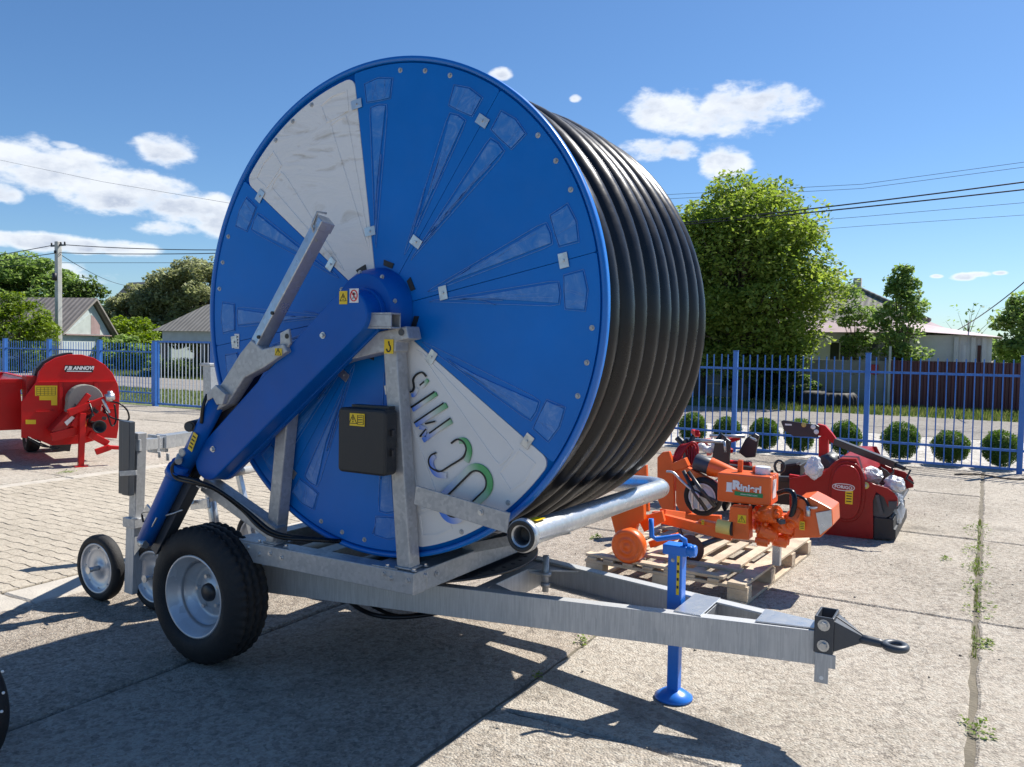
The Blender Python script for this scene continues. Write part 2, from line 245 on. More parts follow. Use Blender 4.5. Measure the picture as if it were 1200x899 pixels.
# ------------------------------------------------------------ mesh helpers
EACH = {'bolt', 'hinge', 'cross_plate', 'cross_member', 'gusset', 'bracket_plate', 'rib', 'hydraulic_hose', 'insulator', 'wheel_bolt', 'rod', 'arched_plate', 'clamp', 'boom_tube', 'bolt_hole', 'mounting_plate', 'hanging_hose', 'front_frame', 'black_arm', 'lever', 'label', 'coupling', 'counterweight', 'strap', 'side_plate', 'name_plate', 'hose_ring', 'bracket', 'black_frame', 'wheel_bracket', 'link_arm', 'valve_cap', 'plastic_wrap', 'grease_fitting', 'pivot_pin', 'axle_beam', 'protective_film', 'slot', 'pump_mount', 'weld_bead'}
class MB:
    def __init__(s): s.v = []; s.f = []; s.s = []; s.marks = []; s.hold = False
    def add(s, vs, fs, smooth=False):
        if not s.hold: s.marks.append((len(s.v), len(s.f)))
        k = len(s.v); s.v += [tuple(v) for v in vs]; s.f += [tuple(i + k for i in f) for f in fs]; s.s += [smooth] * len(fs); return s
    def box(s, a, b):
        x0, y0, z0 = [min(p, q) for p, q in zip(a, b)]; x1, y1, z1 = [max(p, q) for p, q in zip(a, b)]
        return s.add([(x0,y0,z0),(x1,y0,z0),(x1,y1,z0),(x0,y1,z0),(x0,y0,z1),(x1,y0,z1),(x1,y1,z1),(x0,y1,z1)], [(0,3,2,1),(4,5,6,7),(0,1,5,4),(1,2,6,5),(2,3,7,6),(3,0,4,7)])
    def bar(s, a, b, w, h, up=(0, 0, 1)):
        a, b = Vector(a), Vector(b); d = (b - a).normalized(); u = Vector(up); sd = d.cross(u)
        if sd.length < 1e-4: sd = d.cross(Vector((0, 1, 0)))
        sd.normalize(); u = sd.cross(d).normalized(); P = []
        for p in (a, b):
            for i, j in ((-1,-1),(1,-1),(1,1),(-1,1)): P.append(p + sd * (w / 2 * i) + u * (h / 2 * j))
        return s.add(P, [(0,3,2,1),(4,5,6,7),(0,1,5,4),(1,2,6,5),(2,3,7,6),(3,0,4,7)])
    def tube(s, pts, r, n=10, closed=False, caps=True, smooth=True):
        pts = [Vector(p) for p in pts]; m = len(pts); rs = r if isinstance(r, (list, tuple)) else [r] * m
        T = []
        for i in range(m):
            if closed: t = pts[(i + 1) % m] - pts[i - 1]
            else: t = pts[min(i + 1, m - 1)] - pts[max(i - 1, 0)]
            T.append(t.normalized() if t.length > 1e-9 else Vector((0, 0, 1)))
        u = T[0].orthogonal().normalized(); V = []
        for i in range(m):
            u = (u - T[i] * u.dot(T[i])); u = u.normalized() if u.length > 1e-6 else T[i].orthogonal().normalized(); w = T[i].cross(u)
            for j in range(n): a = 2 * math.pi * j / n; V.append(pts[i] + (u * math.cos(a) + w * math.sin(a)) * rs[i])
        F = []
        for i in range(m if closed else m - 1):
            k = (i + 1) % m
            for j in range(n): F.append((i * n + j, i * n + (j + 1) % n, k * n + (j + 1) % n, k * n + j))
        s.add(V, F, smooth)
        if caps and not closed:
            k = len(s.v) - len(V); s.f += [tuple(k + j for j in range(n))[::-1], tuple(k + (m - 1) * n + j for j in range(n))]; s.s += [False, False]
        return s
    def cyl(s, a, b, r, r2=None, n=20, smooth=True): return s.tube([a, b], [r, r if r2 is None else r2], n, smooth=smooth)
    def prism(s, poly, axis, c0, c1, smooth=False):
        n = len(poly)
        def p3(q, c): return (c, q[0], q[1]) if axis == 'x' else (q[0], c, q[1]) if axis == 'y' else (q[0], q[1], c)
        return s.add([p3(q, c0) for q in poly] + [p3(q, c1) for q in poly], [tuple(range(n))[::-1], tuple(range(n, 2 * n))] + [(i, (i + 1) % n, n + (i + 1) % n, n + i) for i in range(n)], smooth)
    def lathe(s, prof, o, axis='y', n=48, closed=False, wob=None):
        V = []; m = len(prof); o = Vector(o)
        for i in range(n):
            a = 2 * math.pi * i / n; c, sn = math.cos(a), math.sin(a)
            for k, (r, t) in enumerate(prof):
                if wob: r, t = wob(k, a, r, t)
                V.append(o + (Vector((r * c, t, r * sn)) if axis == 'y' else Vector((t, r * c, r * sn)) if axis == 'x' else Vector((r * c, r * sn, t))))
        F = []
        for i in range(n):
            j = (i + 1) % n
            for k in range(m if closed else m - 1): l = (k + 1) % m; F.append((i * m + k, i * m + l, j * m + l, j * m + k))
        return s.add(V, F, True)
    def sphere(s, c, r, n=12, sq=(1, 1, 1), jit=0, rng=None):
        V = []; F = []; m = n // 2
        for i in range(m + 1):
            th = math.pi * i / m
            for j in range(n):
                ph = 2 * math.pi * j / n; q = r * (1 + (rng.uniform(-jit, jit) if rng else 0))
                V.append((c[0] + q * sq[0] * math.sin(th) * math.cos(ph), c[1] + q * sq[1] * math.sin(th) * math.sin(ph), c[2] + q * sq[2] * math.cos(th)))
        for i in range(m):
            for j in range(n): F.append((i * n + j, (i + 1) * n + j, (i + 1) * n + (j + 1) % n, i * n + (j + 1) % n))
        return s.add(V, F, True)
    def bolt(s, c, ax='y', r=.011, h=.01, sgn=-1):
        a = Vector(c); d = Vector({'x': (1, 0, 0), 'y': (0, 1, 0), 'z': (0, 0, 1)}[ax]) * sgn
        s.tube([a, a + d * h * .3], r * 1.6, 14); s.hold = True; s.tube([a + d * h * .3, a + d * (h + h * .3)], r, 6, smooth=False); s.hold = False; return s
    def build(s, name, m, parent=None, bevel=0, weld=True, M=None):
        if name in EACH and len(s.marks) > 1:
            k = s.marks + [(len(s.v), len(s.f))]; o = None
            for (v0, f0), (v1, f1) in zip(k[:-1], k[1:]):
                q = MB(); q.v = s.v[v0:v1]; q.f = [tuple(i - v0 for i in f) for f in s.f[f0:f1]]; q.s = s.s[f0:f1]; o = q.build(name, m, parent, bevel, weld, M)
            return o
        me = bpy.data.meshes.new(name); me.from_pydata(s.v, [], s.f); me.validate()
        for p, q in zip(me.polygons, s.s): p.use_smooth = q
        if weld:
            bm = bmesh.new(); bm.from_mesh(me); bmesh.ops.remove_doubles(bm, verts=bm.verts, dist=1e-6); bmesh.ops.recalc_face_normals(bm, faces=bm.faces); bm.to_mesh(me); bm.free()
        me.materials.append(MATS[m]); o = bpy.data.objects.new(name, me); COL.objects.link(o)
        if parent: o.parent = parent
        if M: o.matrix_local = M
        if bevel:
            b = o.modifiers.new('bevel', 'BEVEL'); b.width = bevel; b.segments = 2; b.limit_method = 'ANGLE'; b.angle_limit = R(40)
        return o
def thing(name, label, cat, loc=(0, 0, 0), rotz=0, group=None):
    o = bpy.data.objects.new(name, None); COL.objects.link(o); o.location = loc; o.rotation_euler = (0, 0, rotz); o.empty_display_size = .2
    o['label'] = label; o['category'] = cat
    if group: o['group'] = group
    return o
def tag(o, label, cat, group=None):
    o['label'] = label; o['category'] = cat
    if group: o['group'] = group
    return o
def struct(o): o['kind'] = 'structure'; return o
def stuff(o): o['kind'] = 'stuff'; return o
def spline(P, n=8):
    P = [Vector(p) for p in P]; out = []
    for i in range(len(P) - 1):
        a, b, c, d = P[max(i - 1, 0)], P[i], P[i + 1], P[min(i + 2, len(P) - 1)]
        for k in range(n):
            t = k / n; out.append(.5 * ((2 * b) + (c - a) * t + (2 * a - 5 * b + 4 * c - d) * t * t + (3 * b - a - 3 * c + d) * t ** 3))
    out.append(P[-1]); return out
def text(name, s, size, M, m, parent, bold=0.0, sx=1.0, shear=0.0):
    cu = bpy.data.curves.new(name, 'FONT'); cu.body = s; cu.size = size; cu.align_x = 'CENTER'; cu.align_y = 'CENTER'; cu.offset = bold; cu.extrude = .0012; cu.shear = shear
    t = bpy.data.objects.new(name + '_tmp', cu); COL.objects.link(t); bpy.context.view_layer.update()
    me = bpy.data.meshes.new_from_object(t.evaluated_get(bpy.context.evaluated_depsgraph_get())); bpy.data.objects.remove(t)
    me.materials.clear(); me.materials.append(MATS[m]); o = bpy.data.objects.new(name, me); COL.objects.link(o); o.parent = parent
    o.matrix_local = M @ Matrix.Diagonal((sx, 1, 1, 1)); return o
def faceY(x, y, z, ang=0):   # text plane looking towards -Y
    return Matrix.Translation((x, y, z)) @ Matrix.Rotation(R(90), 4, 'X') @ Matrix.Rotation(R(ang), 4, 'Z')

# ============================================================ GROUND
g = MB(); g.add([(-500, -60, -.04), (400, -60, -.04), (400, 900, -.04), (-500, 900, -.04)], [(0, 1, 2, 3)]); struct(g.build('ground', 'soil'))
rng = random.Random(4)
def slab(mb, x0, y0, x1, y1, jit=.005, z=None, step=.12, gap=.008, tilt=.004):
    x0 += gap; y0 += gap; x1 -= gap; y1 -= gap
    zz = [(rng.uniform(-tilt, tilt)) for _ in range(4)]
    P = []
    def edge(a, b):
        n = max(1, int(math.hypot(b[0] - a[0], b[1] - a[1]) / step))
        for i in range(n):
            t = i / n; P.append((a[0] + (b[0] - a[0]) * t + rng.uniform(-jit, jit), a[1] + (b[1] - a[1]) * t + rng.uniform(-jit, jit)))
    edge((x0, y0), (x1, y0)); edge((x1, y0), (x1, y1)); edge((x1, y1), (x0, y1)); edge((x0, y1), (x0, y0))
    def h(p):
        u = (p[0] - x0) / (x1 - x0); v = (p[1] - y0) / (y1 - y0)
        return (zz[0] * (1 - u) + zz[1] * u) * (1 - v) + (zz[2] * (1 - u) + zz[3] * u) * v
    n = len(P); cx, cy = (x0 + x1) / 2, (y0 + y1) / 2
    ins = [(cx + (p[0] - cx) * (1 - .014 / (x1 - x0) * 2), cy + (p[1] - cy) * (1 - .014 / (y1 - y0) * 2)) for p in P]
    V = [(p[0], p[1], -.06) for p in P] + [(p[0], p[1], h(p) - .012) for p in P] + [(p[0], p[1], h(p)) for p in ins]
    F = [(i, (i + 1) % n, n + (i + 1) % n, n + i) for i in range(n)] + [(n + i, n + (i + 1) % n, 2 * n + (i + 1) % n, 2 * n + i) for i in range(n)] + [tuple(range(2 * n, 3 * n))]
    mb.add(V, F)
s_old = MB(); s = MB(); xs = [-5.28, -1.965, .0, 3.0, 6.0, 9.0, 12.0]; yy = [-7.6 + 2.72 * i for i in range(8)] + [14.0]
for i in range(len(xs) - 1):
    for j in range(len(yy) - 1):
        y1 = yy[j + 1]; y0 = yy[j]
        if xs[i] == -5.28:
            if j in (0, 3, 5): LB = {0: (-7.6, .9), 3: (.9, 7.1), 5: (7.1, 14.0)}[j]; slab(s_old, -5.28, LB[0], -3.63, LB[1]); slab(s_old, -3.63, LB[0], -1.965, LB[1])
        else: slab(s, xs[i] + (.006 if i == 2 else 0), y0, xs[i + 1] - (.012 if i == 1 else 0), y1, jit=.009)
for i in range(8):
    for j in range(8):
        a = -9.95 - 3.0 * i; slab(s, a - 3.0, -7.6 + 2.72 * j, a, min(14.0, -7.6 + 2.72 * (j + 1)), jit=.012, tilt=.008)
cy = s.build('concrete_yard', 'slab_concrete', weld=False); struct(cy); s = MB(); s.add([(-5.27, -7.6, -.013), (12, -7.6, -.013), (12, 14.0, -.013), (-5.27, 14.0, -.013)], [(0, 1, 2, 3)]); s.add([(-34, -7.6, -.017), (-9.94, -7.6, -.017), (-9.94, 14.0, -.017), (-34, 14.0, -.017)], [(0, 1, 2, 3)]); struct(s.build('joint_sand', 'joint_fill')); struct(s_old.build('concrete_apron', 'old_slab_concrete', weld=False))
s = MB()
for j in range(22): slab(s, -5.68, -7 + j, -5.28, -6 + j, jit=.006); slab(s, -9.93, -7 + j, -9.72, -6 + j, jit=.004)
struct(s.build('kerb', 'kerb_concrete', weld=False))
# pavers: rows of S-shaped stones
s = MB(); bw, bl = .115, .225
for i in range(int(21 / bw)):
    for j in range(18):
        y = -7 + i * bw; x = -9.70 + j * bl + (bl / 2 if i % 2 else 0) - (.1 if i % 2 else 0); x1 = min(x + bl, -5.685); g2 = .0022; z = rng.uniform(-.002, .002) + .001
        if x1 - x < .05: continue
        P = []
        for k in range(5): t = k / 4; P.append((x + g2 + (x1 - x - 2 * g2) * t, y + g2 + .010 * math.sin(t * 2 * math.pi)))
        for k in range(5): t = 1 - k / 4; P.append((x + g2 + (x1 - x - 2 * g2) * t, y + bw - g2 + .010 * math.sin(t * 2 * math.pi)))
        c = ((x + x1) / 2, y + bw / 2); n = len(P)
        V = [(p[0], p[1], z - .010) for p in P] + [(c[0] + (p[0] - c[0]) * .975, c[1] + (p[1] - c[1]) * .95, z) for p in P]
        s.add(V, [(q, (q + 1) % n, n + (q + 1) % n, n + q) for q in range(n)] + [tuple(range(n, 2 * n))])
struct(s.build('paving', 'paver_concrete', weld=False))
s = MB(); s.add([(-9.72, -7, -.010), (-5.68, -7, -.010), (-5.68, 14.02, -.010), (-9.72, 14.02, -.010)], [(0, 1, 2, 3)]); struct(s.build('paving_sand', 'soil'))
# strip beyond the fence, road, verges
def sheet(name, m, x0, y0, x1, y1, z, nx=60, ny=6, amp=.0, edge=.0):
    s = MB(); V = []
    for j in range(ny + 1):
        for i in range(nx + 1):
            x = x0 + (x1 - x0) * i / nx; y = y0 + (y1 - y0) * j / ny
            if edge and j in (0, ny): y += edge * mnoise.noise(Vector((x * .6, y, 1))) * 2
            V.append((x, y, z + amp * mnoise.noise(Vector((x * .3, y * .3, z)))))
    s.add(V, [(j * (nx + 1) + i, j * (nx + 1) + i + 1, (j + 1) * (nx + 1) + i + 1, (j + 1) * (nx + 1) + i) for j in range(ny) for i in range(nx)], True)
    return s.build(name, m)
struct(sheet('grass', 'grass_soil', -260, 14.2, -6.5, 19.7, -.016, 200, 8, .01, .12))
struct(sheet('gravel_strip', 'gravel', -6.6, 14.02, 60, 19.8, -.012, 80, 4, .006))
struct(sheet('road', 'road_surface', -260, 19.4, 200, 25.3, -.004, 400, 6, .004, .1))
struct(sheet('grass', 'grass_soil', -260, 25.1, 200, 120, -.02, 300, 40, .03, .25))

# grass blades and weeds
def blades(name, boxes, n, h, w, m, seed):
    r = random.Random(seed); s = MB()
    for _ in range(n):
        x0, y0, x1, y1 = r.choice(boxes); x = r.uniform(x0, x1); y = r.uniform(y0, y1); a = r.uniform(0, 6.28); hh = h * r.uniform(.4, 1.2); ln = r.uniform(0, .5) * hh
        dx, dy = math.cos(a) * w, math.sin(a) * w; ox, oy = math.cos(a + 1.5) * ln, math.sin(a + 1.5) * ln
        s.add([(x - dx, y - dy, -.02), (x + dx, y + dy, -.02), (x + ox, y + oy, hh)], [(0, 1, 2)])
    return s.build(name, m, weld=False)
stuff(blades('grass', [(-30, 14.4, -7.5, 19.4)], 26000, .07, .010, 'grass_blade', 3))
stuff(blades('grass', [(-12, 25.4, 3, 29.9), (-60, 25.4, -12, 30)], 30000, .13, .018, 'grass_blade', 5))

def weed(x, y, r, n, label, seed):
    rr = random.Random(seed); s = MB()
    for _ in range(n):
        a = rr.uniform(0, 6.28); d = rr.uniform(0, r) ; cx, cy = x + math.cos(a) * min(d, .16 + .2 * d) * .45, y + math.sin(a) * d; L1 = rr.uniform(.012, .034); t = rr.uniform(0, 6.28); z = rr.uniform(.003, .015 + .04 * (1 - d / r) ** 2)
        ux, uy = math.cos(t) * L1, math.sin(t) * L1; vx, vy = -uy * .28, ux * .28
        s.add([(cx, cy, z * .5), (cx + ux * .5 + vx, cy + uy * .5 + vy, z), (cx + ux, cy + uy, z * .8), (cx + ux * .5 - vx, cy + uy * .5 - vy, z)], [(0, 1, 2, 3)])
    return s
WEEDS = [((-.02, 9.2), .5, 90), ((-.02, 8.2), .4, 90), ((-.01, 7.6), .28, 80), ((.0, 6.9), .3, 70), ((.02, 6.3), .25, 70), ((.05, 5.55), .12, 60), ((.03, 4.25), .14, 50), ((-.03, 4.3), .05, 12), ((-3.0, 6.75), .10, 40), ((-1.98, 4.3), .12, 30), ((-1.97, 3.7), .05, 12), ((-.25, 7.7), .1, 30), ((-10.2, 6.2), .14, 70)]
WL = ['green weeds in the yard joint nearest the fence', 'weed tuft in the joint level with the dark red machine', 'weed tuft where the long joint meets a cross joint', 'low weeds in the long joint below the cross joint', 'weeds in the long joint between two cracked slabs', 'bright leafy weed in the joint right of the towing eye', 'dry brownish weed nearest the lower right corner', 'tiny sprig beside the lowest weed of the joint', 'small weed behind the orange plate wheel', 'weeds on the slab edge under the drawbar', 'tiny sprig on the slab edge in the reel shade', 'weed strand lying along the cross joint', 'weed clump in front of the red mixer']
for (p, r, n), lb in zip(WEEDS, WL):
    tag(weed(p[0], p[1], r, n, '', int(abs(p[1]) * 100)).build('weed', 'leaf_weed', weld=False), lb, 'weed')
stuff(blades('grass', [(-.025, 5.3, .006, 5.9), (-.02, 6.3, .004, 6.9), (-.03, 7.3, .006, 8.0), (-.02, 8.4, .004, 9.2), (-.05, 7.4, -.01, 7.7), (-.02, 9.5, .004, 9.8)], 620, .020, .003, 'grass_blade', 77))
# pebbles lying about
s = MB(); r_ = random.Random(9)
for _ in range(420):
    x = r_.uniform(-6, 3); y = r_.uniform(1.5, 13) if r_.random() < .6 else r_.choice(yy); q = r_.uniform(.003, .010); s.sphere((x, y, q * .4), q, 6, (1, 1, .6), .2, r_)
stuff(s.build('gravel', 'slab_concrete', weld=False))

# ============================================================ HOSE REEL IRRIGATOR
IR = thing('hose_reel_irrigator', 'large galvanised trailer carrying a blue reel wound with black hose', 'irrigator', (-2.84, 3.8, 0))
CX, CZ, RR = -2.545, 1.872, 1.187
def circ(r, y, n=96, cx=CX, cz=CZ): return [(cx + r * math.cos(2 * math.pi * i / n), y, cz + r * math.sin(2 * math.pi * i / n)) for i in range(n)]
SEAM = [-170.7, -124, -78.5, -34.5, 11.5, 55.3, 98.5, 143, 189.3]
def pol(r, a): return (CX + r * math.cos(R(a)), CZ + r * math.sin(R(a)))
def petal_poly(a0, a1, r0, r1, cr=.05):
    P = []
    da0 = math.degrees(.0012 / r0); m = 18
    for i in range(5): P.append(pol(r0, a0 + da0 + (a1 - a0 - 2 * da0) * i / 4))
    c1 = math.degrees(cr / r1)
    q = []
    for i in range(5): t = i / 4 * math.pi / 2; q.append((r1 - cr + cr * math.sin(t), a1 - .05 - c1 + c1 * math.cos(t)))
    for i in range(m + 1): q.append((r1, a1 - .05 - c1 - (a1 - a0 - .1 - 2 * c1) * i / m))
    for i in range(5): t = (1 - i / 4) * math.pi / 2; q.append((r1 - cr + cr * math.sin(t), a0 + .05 + c1 - c1 * math.cos(t)))
    P += [pol(r, a) for r, a in q]; return P
def ribbon(mb, pts, w, y0, y1, closed=False):
    n = len(pts); O = []; I = []
    for i in range(n):
        a = Vector(pts[(i - 1) % n] if closed else pts[max(i - 1, 0)]); b = Vector(pts[(i + 1) % n] if closed else pts[min(i + 1, n - 1)]); t = (b - a)
        t = t.normalized() if t.length > 1e-9 else Vector((1, 0)); nn = Vector((-t.y, t.x)); p = Vector(pts[i]); O.append(p + nn * w / 2); I.append(p - nn * w / 2)
    V = [(p.x, y0, p.y) for p in O] + [(p.x, y0, p.y) for p in I] + [(p.x, y1, p.y) for p in O] + [(p.x, y1, p.y) for p in I]
    F = []
    for i in range(n if closed else n - 1):
        j = (i + 1) % n; F += [(i, j, n + j, n + i), (i, 2 * n + i, 2 * n + j, j), (n + i, n + j, 3 * n + j, 3 * n + i)]
    mb.add(V, F)
fr = random.Random(21)
def reel_end(y, sgn, front):
    RR = 1.187 if front else 1.150
    # structural disc behind the petals
    d = MB(); d.lathe([(.19, y + .012 * sgn), (RR - .012, y + .012 * sgn), (RR - .012, y + .030 * sgn), (.19, y + .030 * sgn)], (CX, 0, CZ), 'y', 120, True)
    disc = d.build('reel_disc', 'blue_plastic', IR)
    rm = MB(); rm.lathe([(RR - .018, y - .002 * sgn), (RR - .010, y - .009 * sgn), (RR + .004, y - .007 * sgn), (RR + .006, y + .03 * sgn), (RR - .010, y + .036 * sgn), (RR - .018, y + .02 * sgn)], (CX, 0, CZ), 'y', 160, True)
    rm.build('reel_rim', 'blue_rim', IR)
    for k in range(8):
        a0, a1 = SEAM[k], SEAM[k + 1]; white = front and k in (2, 6)
        P = petal_poly(a0, a1, .2, RR - .026 - (.014 if white else 0), .05 if white else .012)
        m = MB(); m.prism(P, 'y', y, y + .011 * sgn)
        o = m.build('flange_panel', 'white_film' if (white and k == 6) else 'white_plastic' if white else 'blue_plastic', IR, bevel=.0015)
        if not front: continue
        if white: o['label'] = 'white flange panel under crumpled dirty film' if k == 6 else 'white flange panel with the printed name'
        for sd_, a in ((1, a0), (-1, a1)):
            # outer pressed pad, inner pressed wedge, wrinkled film lying on them
            c = a + 7.6 * sd_; blk = [pol(1.095, c - 4.6), pol(1.108, c), pol(1.095, c + 4.6), pol(1.0, c + 4.2), pol(.995, c), pol(1.0, c - 4.2)]
            wd = [pol(.975, c - 2.9), pol(.982, c), pol(.975, c + 2.9), pol(.93, c + 3.2), pol(.33, a + 5.0 * sd_ + 1.2), pol(.30, a + 4.6 * sd_), pol(.33, a + 4.4 * sd_ - .8), pol(.93, c - 3.2)]
            fm = MB(); ln = MB(); jt = fr.uniform(-.5, .5); js = fr.uniform(.45, .75)
            if not white:
                for q in (blk, wd):
                    ribbon(ln, q, .0020, y - .0036, y + .0005, True)
                fm.prism([pol(1.091, c - 4.2), pol(1.103, c), pol(1.091, c + 4.2), pol(1.004, c + 3.9), pol(.999, c), pol(1.004, c - 3.9)], 'y', y - .0065, y + .0005)
                fm.prism([pol(.970, c - 2.5), pol(.976, c), pol(.970, c + 2.5), pol(js, (c * .55 + (a + 4.7 * sd_) * .45) + .8 + jt), pol(.45, (c * .2 + (a + 4.7 * sd_) * .8) + .3), pol(.62, (c * .5 + (a + 4.7 * sd_) * .5) - .9)], 'y', y - .0065, y + .0005)
                for _ in range(8):   # creases
                    if fr.random() < .35: t = fr.uniform(-4, 4); p0 = pol(1.005, c + t); p1 = pol(1.09, c + t + fr.uniform(-2, 2))
                    else: t = fr.uniform(-2.4, 2.4); r0 = fr.uniform(.34, .75); p0 = pol(r0, a + 4.7 * sd_ + (c - a - 4.7 * sd_ + t) * (r0 - .3) / .67); p1 = pol(fr.uniform(r0 + .1, .965), c + t)
                    ribbon(ln, [p0, ((p0[0] + p1[0]) / 2 + fr.uniform(-.006, .006), (p0[1] + p1[1]) / 2 + fr.uniform(-.006, .006)), p1], fr.uniform(.0010, .0024), y - .0076, y + .0005)
                fm.build('protective_film', 'film', o, bevel=.0048); ln.build('pressed_rib', 'film_line', o)
            else:
                for q in (blk, wd): ribbon(ln, q, .012, y - .003, y + .0005, True)
                ln.build('pressed_rib', 'white_film' if k == 6 else 'white_plastic', o, bevel=.0012)
        bt = MB()
        for t in (-.5, -7.4 / 22, 0, 7.4 / 22, .5)[1:4]:
            p = pol(1.128, (a0 + a1) / 2 + t * 2 * 11.0); bt.lathe([(0, y - .003), (.011, y - .003), (.013, y + .001)], (p[0], 0, p[1]), 'y', 16); bt.bolt((p[0], y - .002, p[1]), 'y', .0065, .006)
        bt.build('bolt', 'galvanised', o)
        for r in (.385, 1.01):
            p = pol(r, a0); cl = MB(); ca, sa = math.cos(R(a0)), math.sin(R(a0))
            def loc(u, v): return (p[0] + ca * u - sa * v, p[1] + sa * u + ca * v)
            cl.prism([loc(-.022, -.032), loc(.022, -.032), loc(.022, .032), loc(-.022, .032)], 'y', y - .007, y - .0035); q = loc(0, 0); cl.bolt((q[0], y - .006, q[1]), 'y', .006, .005)
            c = cl.build('panel_clip', 'galvanised_pipe', o, bevel=.001)
reel_end(3.10, 1, True); reel_end(4.50, -1, False)
# drum and hose
d = MB(); d.lathe([(.19, 3.12), (.98, 3.13), (.98, 4.47), (.19, 4.48)], (CX, 0, CZ), 'y', 96); d.build('drum', 'black_plastic', IR)
hr = random.Random(5); H = MB(); nC = 10; pts = []; NT = 88
rad = [1.02, 1.075, 1.10, 1.112, 1.12, 1.126, 1.13, 1.133, 1.135, 1.135]
pitch = (4.475 - 3.125 - .138) / (nC - 1)
for i in range(nC * NT):
    t = i / NT; k = int(t); f = t - k; a = -2 * math.pi * t - 1.9
    r0 = rad[min(k, nC - 1)]; r1 = rad[min(k + 1, nC - 1)]; bl = max(0, (f - .82) / .18); bl = bl * bl * (3 - 2 * bl)
    y = 3.125 + .069 + pitch * min(nC - 1, k + bl * (1 if k < nC - 1 else 0)); rr = r0 + (r1 - r0) * bl + .006 * math.sin(a * 3 + k * 1.7) + .012 * max(0, -math.sin(a)) * math.sin(k * 2.1)
    pts.append((CX + rr * math.cos(a), y + .004 * math.sin(5 * a + k), CZ + rr * math.sin(a)))
H.tube(pts, .0655, 16); H.build('hose', 'hose_black', IR, weld=False)
H = MB()
for k in range(9):   # lower layer seen between the wraps
    H.tube(circ(1.0, 3.19 + .14 * k, 72), .055, 8, closed=True)
H.build('hose', 'hose_black', IR, weld=False)
# hub
h = MB(); h.lathe([(.205, 3.098), (.200, 3.075), (.190, 3.03), (.165, 2.985), (.0, 2.985)], (CX, 0, CZ), 'y', 64); hub = h.build('hub', 'blue_paint', IR, bevel=.004)
sl_ = MB()
for k in range(8):
    a = SEAM[k] + 20; p = [pol(.212, a - 7), pol(.238, a - 7.6), pol(.243, a + 7.6), pol(.216, a + 7)]; sl_.prism(p, 'y', 3.094, 3.099)
sl_.build('slot', 'black_plastic', hub)
bt = MB()
for k in range(8): p = pol(.178, k * 45 + 12); bt.bolt((p[0], 3.003, p[1]), 'y', .007, .007)
bt.build('bolt', 'galvanised', hub)
# printed name, read from the rim inwards
def smooth2(P, n=6): return [(v.x, v.z) for v in spline([(p[0], 0, p[1]) for p in P], n)]
AX0 = Vector((-2.177,0.945)); AX1 = Vector((-1.901,1.113)); axd = (AX1 - AX0).normalized()
def shaded(name, strokes, w, parent, lim, y0=3.0925, blues=1.0):
    V = []; F = []; C = []
    for st in strokes:
        n = len(st); k = len(V)
        for i in range(n):
            a = Vector(st[max(i - 1, 0)]); b = Vector(st[min(i + 1, n - 1)]); t = (b - a).normalized(); nn = Vector((-t.y, t.x)); p = Vector(st[i])
            for j in range(4):
                q = p + nn * w * (j / 3 - .5); V.append((q.x, y0 + (.006 if 0 else 0), q.y)); u = (q - lim[0]).dot(axd) / max(1e-6, (lim[1] - lim[0]).dot(axd)); u = max(0, min(1, u))
                wh = (.74, .74, .73); bl = (.06, .22, .80); gr = (.08, .40, .14)
                f = max(0, 1 - u / .34); g_ = max(0, (u - .66) / .34); f = min(1, f * 1.35); g_ = min(1, g_ * 1.2)
                C.append(tuple(wh[c] * (1 - f) * (1 - g_) + bl[c] * f + gr[c] * g_ * (1 - f) for c in range(3)) + (1,))
        for i in range(n - 1):
            for j in range(3): F.append((k + i * 4 + j, k + i * 4 + j + 1, k + i * 4 + j + 5, k + i * 4 + j + 4))
    V2 = V + [(x, 3.098, z) for x, y, z in V]; n = len(V)
    me = bpy.data.meshes.new(name); me.from_pydata(V2, [], F + [tuple(n + i for i in f)[::-1] for f in F])
    at = me.color_attributes.new('shade', 'FLOAT_COLOR', 'POINT')
    for i in range(2 * n): at.data[i].color = C[i % n]
    me.materials.append(MATS['printed_gradient']); o = bpy.data.objects.new(name, me); COL.objects.link(o); o.parent = parent; return o
wp = [o for o in IR.children if o.get('label') == 'white flange panel with the printed name'][0]
def stadium(A, B, r, n=14):
    A, B = Vector(A), Vector(B); t = (B - A).normalized(); a0 = math.atan2(t.y, t.x); P = []
    for i in range(n + 1): a = a0 - math.pi / 2 + math.pi * i / n; P.append((B.x + r * math.cos(a), B.y + r * math.sin(a)))
    for i in range(n + 1): a = a0 + math.pi / 2 + math.pi * i / n; P.append((A.x + r * math.cos(a), A.y + r * math.sin(a)))
    P.append(P[0]); return P
oA, oB = (-2.095,0.976), (-1.968,1.096)
LO = Vector((-2.177,0.945)), Vector((-1.901,1.113))
inkO = stadium(oA, oB, .052); fatO = stadium(oA, oB, .070)
cI = smooth2([(-2.11,1.261),(-2.077,1.282),(-2.044,1.274),(-2.027,1.248),(-2.031,1.222),(-2.05,1.197),(-2.107,1.162),(-2.164,1.128),(-2.193,1.129),(-2.224,1.144),(-2.234,1.17),(-2.222,1.196),(-2.192,1.212)])
cF = [smooth2([(-2.067,1.276),(-2.038,1.277),(-2.017,1.256),(-2.012,1.223),(-2.026,1.183)]), smooth2([(-2.201,1.198),(-2.222,1.171),(-2.213,1.136),(-2.185,1.112),(-2.132,1.11)])]
mI = [[(-2.32,1.342),(-2.154,1.444)], [(-2.232,1.299),(-2.116,1.376)], [(-2.257,1.342),(-2.2,1.357)], [(-2.286,1.28),(-2.251,1.318)]]
